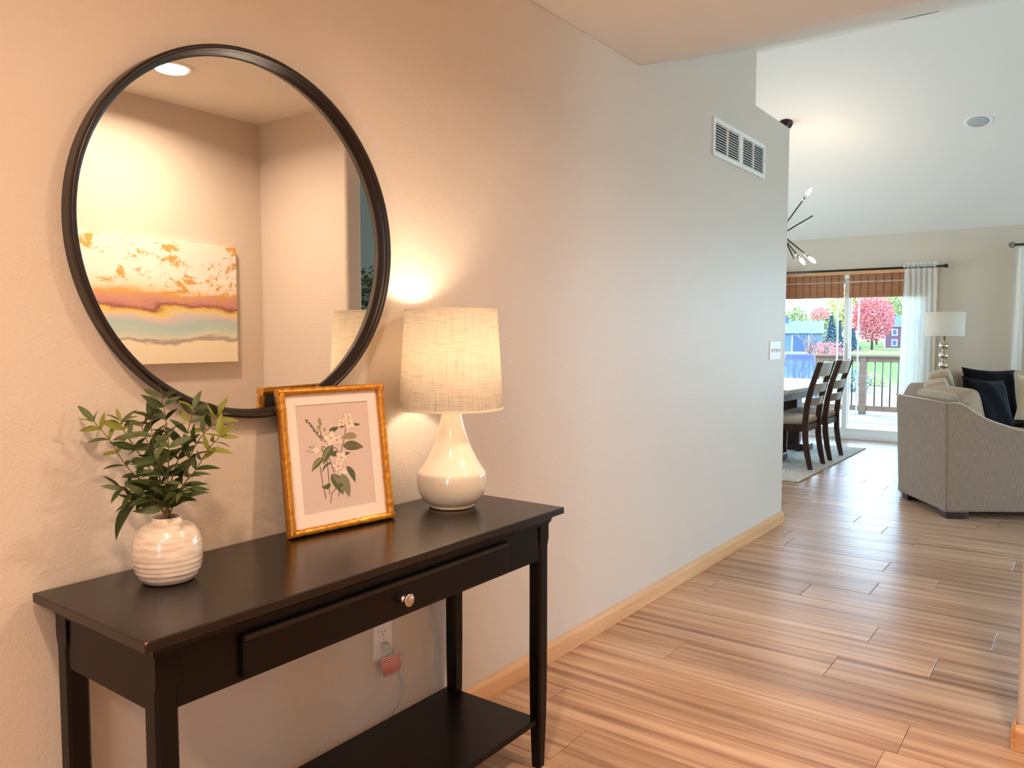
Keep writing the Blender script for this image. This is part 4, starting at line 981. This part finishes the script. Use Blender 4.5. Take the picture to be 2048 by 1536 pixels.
while x_ < .38:
    if min(abs(x_-q) for q in (-6.85, -5.05, -3.2, -1.35, .45)) > .07:
        if bal is None: bal = MB().lathe([(.010, .145), (.010, .915)], 8).build('baluster', M['black'], rl_); bal.location = (x_, 0, 0)
        else: link_copy(bal, rl_, (x_, 0, 0))
    x_ += .123
# mesh-back patio chair
pc = empty('patio_chair', (-3.62, 12.3, -.12), .35); tag(pc, 'blue mesh sling patio chair on the deck beyond the table', 'patio chair')
for sg in (-1, 1):
    y = sg*.27
    MB().tube([(sg*.27, -.06, .42), (sg*.25, -.10, .75), (sg*.20, -.16, 1.10)], .014, 8).build('back_frame', M['greywood'], pc)
    MB().tube([(sg*.27, -.08, 0), (sg*.28, -.10, .62), (sg*.28, .35, .64), (sg*.28, .42, 0)], .014, 8).build('arm_and_legs', M['greywood'], pc)
MB().add([(-.26,-.06,.42),(.26,-.06,.42),(.20,-.16,1.09),(-.20,-.16,1.09),(-.26,.40,.42),(.26,.40,.42)], [(0,1,2,3),(0,4,5,1)]).build('sling', M['sling'], pc, fix=False)

# trees, shrubs and houses beyond
def gp(px, dist):   # ground point seen in the direction of column px, at a forward depth
    lat = (px-1024)/1568*dist
    return (lat*.8038-dist*.595, lat*.595+dist*.8038, -1.2)
def tree(name, loc, h, rad, m, label, cat, seed, n=1500, leaf=.42, sc=(1,1,1), ct=.58, trunk=.16, shell=.35, group=None):
    rnd = random.Random(seed); e = empty(name, loc); tag(e, label, cat, group)
    mb = MB()
    if rad > 0:
        crown(mb, (0, 0, h*ct), rad, n, leaf, rnd, sc, shell)
        tag(mb.build('foliage', m, e, fix=False), kind='stuff')
    tb_ = MB(); tb_.tube([(0,0,-.1), (.05,0,h*.4), (0,.05,h*.82)], [trunk, trunk*.7, trunk*.25], 7)
    for k in range(9):
        a = rnd.uniform(0, 2*PI); z = h*rnd.uniform(.22, .55); q = rad*.75 if rad else h*.3
        tb_.tube([(0,0,z), (q*.5*math.cos(a), q*.5*math.sin(a), z+h*.14), (q*math.cos(a), q*math.sin(a), z+h*.32)], [trunk*.35, trunk*.25, trunk*.08], 5)
    tb_.build('trunk', M['bark'], e)
    return e
tree('maple_tree', gp(1743, 130), 9.4, 3.3, M['redleaf'], 'round red maple tree on the lawn left of the brick house', 'tree', 11, 6500, .38, (1.02, 1.02, 1.22), .56, .2)
def conifer(loc, h, r, label, seed):
    rnd = random.Random(seed); e = empty('spruce_tree', loc); tag(e, label, 'tree'); mb = MB()
    for k in range(1400):
        z = h*rnd.random()**1.2; q = r*(1-z/h)*rnd.uniform(.5, 1); a = rnd.uniform(0, 2*PI); p = Vector((q*math.cos(a), q*math.sin(a), z+.2)); d_ = Vector((math.cos(a), math.sin(a), -.35))*.5; s_ = Vector((-math.sin(a), math.cos(a), 0))*.16
        mb.add([p-d_*.5-s_, p+d_*.7, p-d_*.5+s_], [(0,1,2)])
    tag(mb.build('foliage', M['pine'], e, fix=False), kind='stuff'); MB().tube([(0,0,-.1),(0,0,h*.9)], [.15,.03], 6).build('trunk', M['bark'], e)
tl = [(1674, 165, 11, 3.0, 'yellowleaf', 'tall yellow autumn tree just left of the door mullion'), (1708, 180, 16, 3.8, 'yellowleaf', 'tall yellow-green tree behind the left of the red maple'), (1752, 196, 18, 4.4, 'yellowleaf', 'tallest yellow tree behind the red maple'),
      (1784, 178, 15, 3.8, 'greenleaf', 'pale green tree above the brick house roof, left one'), (1822, 196, 17, 4.4, 'greenleaf', 'pale green tree above the brick house roof, right one'), (1645, 160, 8, 2.8, 'greenleaf', 'pale green tree behind the bare saplings'), (1590, 185, 9, 3.0, 'greenleaf', 'hazy green tree behind the blue house')]
for k, (px_, dd, h, r_, mm, lb) in enumerate(tl): tree('autumn_tree', gp(px_, dd), h, r_, M[mm], lb, 'tree', 40+k, 2200, .62, (1, 1, 1.25), .6, .22, .3)
tree('maple_tree', gp(1638, 140), 7.6, 1.5, M['redleaf'], 'small crimson tree top behind the blue house gable', 'tree', 61, 500, .34, (1.2, 1, .8), .82, .1)
conifer(gp(1661, 100), 4.6, 1.6, 'blue-green spruce behind the bare saplings', 3); conifer(gp(1676, 104), 4.0, 1.3, 'short blue-green spruce beside the door mullion', 4); conifer(gp(1704, 120), 3.2, 1.4, 'small dark spruce at the left foot of the red maple', 5)
def shrub(loc, r, m, label, seed, n=700, sc=(1.4, 1, .8), leaf=.2):
    rnd = random.Random(seed); e = empty('shrub', loc); tag(e, label, 'shrub'); mb = MB(); crown(mb, (0, 0, r*.6), r, n, leaf, rnd, sc, .1); tag(mb.build('foliage', m, e, fix=False), kind='stuff')
    MB().tube([(0,0,-.05),(.05,0,r*.7)], [.05,.02], 6).build('stem', M['bark'], e)
shrub(gp(1666, 78), 1.3, M['redleaf'], 'low red shrub row end near the door mullion', 1); shrub(gp(1640, 88), 1.2, M['redleaf'], 'low red shrub left of the similar one by the mullion', 2)
shrub(gp(1712, 34), .62, M['pine'], 'dark green shrub seen through the deck railing', 3, 500, (1, 1, 1.1), .12); shrub(gp(1742, 38), .5, M['greenleaf'], 'low grey-green shrub right of the dark one beyond the railing', 4, 500, (1.7, 1, .7), .12)
def bare(loc, h, seed, label):
    rnd = random.Random(seed); e = empty('bare_sapling', loc); tag(e, label, 'tree'); mb = MB()
    def br(p, d_, L_, r_, lv):
        q = p+d_*L_; mb.tube([p, (p+q)/2+Vector((rnd.uniform(-.04,.04), rnd.uniform(-.04,.04), 0))*L_, q], [r_, r_*.8, r_*.5], 5)
        if lv:
            for _ in range(3): br(p+(q-p)*rnd.uniform(.5, 1), (d_+Vector((rnd.uniform(-.6,.6), rnd.uniform(-.6,.6), rnd.uniform(0,.3)))).normalized(), L_*.62, r_*.55, lv-1)
    for _ in range(5): br(Vector((0,0,-.05)), Vector((rnd.uniform(-.4,.4), rnd.uniform(-.4,.4), 1)).normalized(), h*.5, .05, 3)
    mb.build('trunk', M['twig'], e)
bare(gp(1636, 42), 3.0, 4, 'bare multi-stem sapling in front of the blue house corner'); bare(gp(1600, 36), 2.0, 9, 'low bare sapling in front of the blue garage')
# brick house
hb = empty('brick_house', gp(1810, 150), math.radians(8)); tag(hb, 'two-storey brick house with slate roof beyond the lawn', 'house')
MB().box((-3.6, -.0, -.1), (6.5, 7, 4.15)).build('brick_wall', M['brick'], hb)
MB().prism([(-.35, 4.1), (7.35, 4.1), (3.5, 6.1)], 'x', -3.8, 6.7).build('roof', M['roofblue'], hb)
MB().box((-3.75, -.12, 4.0), (6.6, .0, 4.18)).build('eave_trim', M['whitepaint'], hb); MB().box((-3.68, -.06, 0), (-3.5, .02, 4.0)).build('corner_trim', M['whitepaint'], hb)
for x_, z_ in ((-1.9, 2.95), (-1.9, .95), (1.5, 2.95), (1.5, .95)):
    w_ = MB().box((x_-.5, -.1, z_-.62), (x_+.5, .01, z_+.62)).build('window', M['whitepaint'], hb); MB().box((x_-.36, -.12, z_-.5), (x_+.36, -.1, z_+.5)).build('pane', M['roofblue'], w_)
# blue house
h2 = empty('blue_house', gp(1600, 118), math.radians(14)); tag(h2, 'single-storey blue house with garage at the left behind the saplings', 'house')
MB().box((-6, 0, -.1), (2.9, 7, 2.75)).build('siding_wall', M['blueside'], h2)
MB().prism([(-.4, 2.7), (7.4, 2.7), (3.5, 4.6)], 'x', -6.3, 3.2).build('roof', M['roofpale'], h2)
gd = MB().box((-1.1, -.06, 0), (1.1, .01, 2.3)).build('garage_door', M['roofblue'], h2); MB().box((-1.25, -.05, 0), (-1.1, .01, 2.4)).build('door_trim', M['whitepaint'], h2); MB().box((1.1, -.05, 0), (1.25, .01, 2.4)).build('door_trim', M['whitepaint'], h2)
MB().box((-2.6, 2.8, 4.2), (-1.9, 3.6, 5.3)).build('chimney', M['roofblue'], h2)
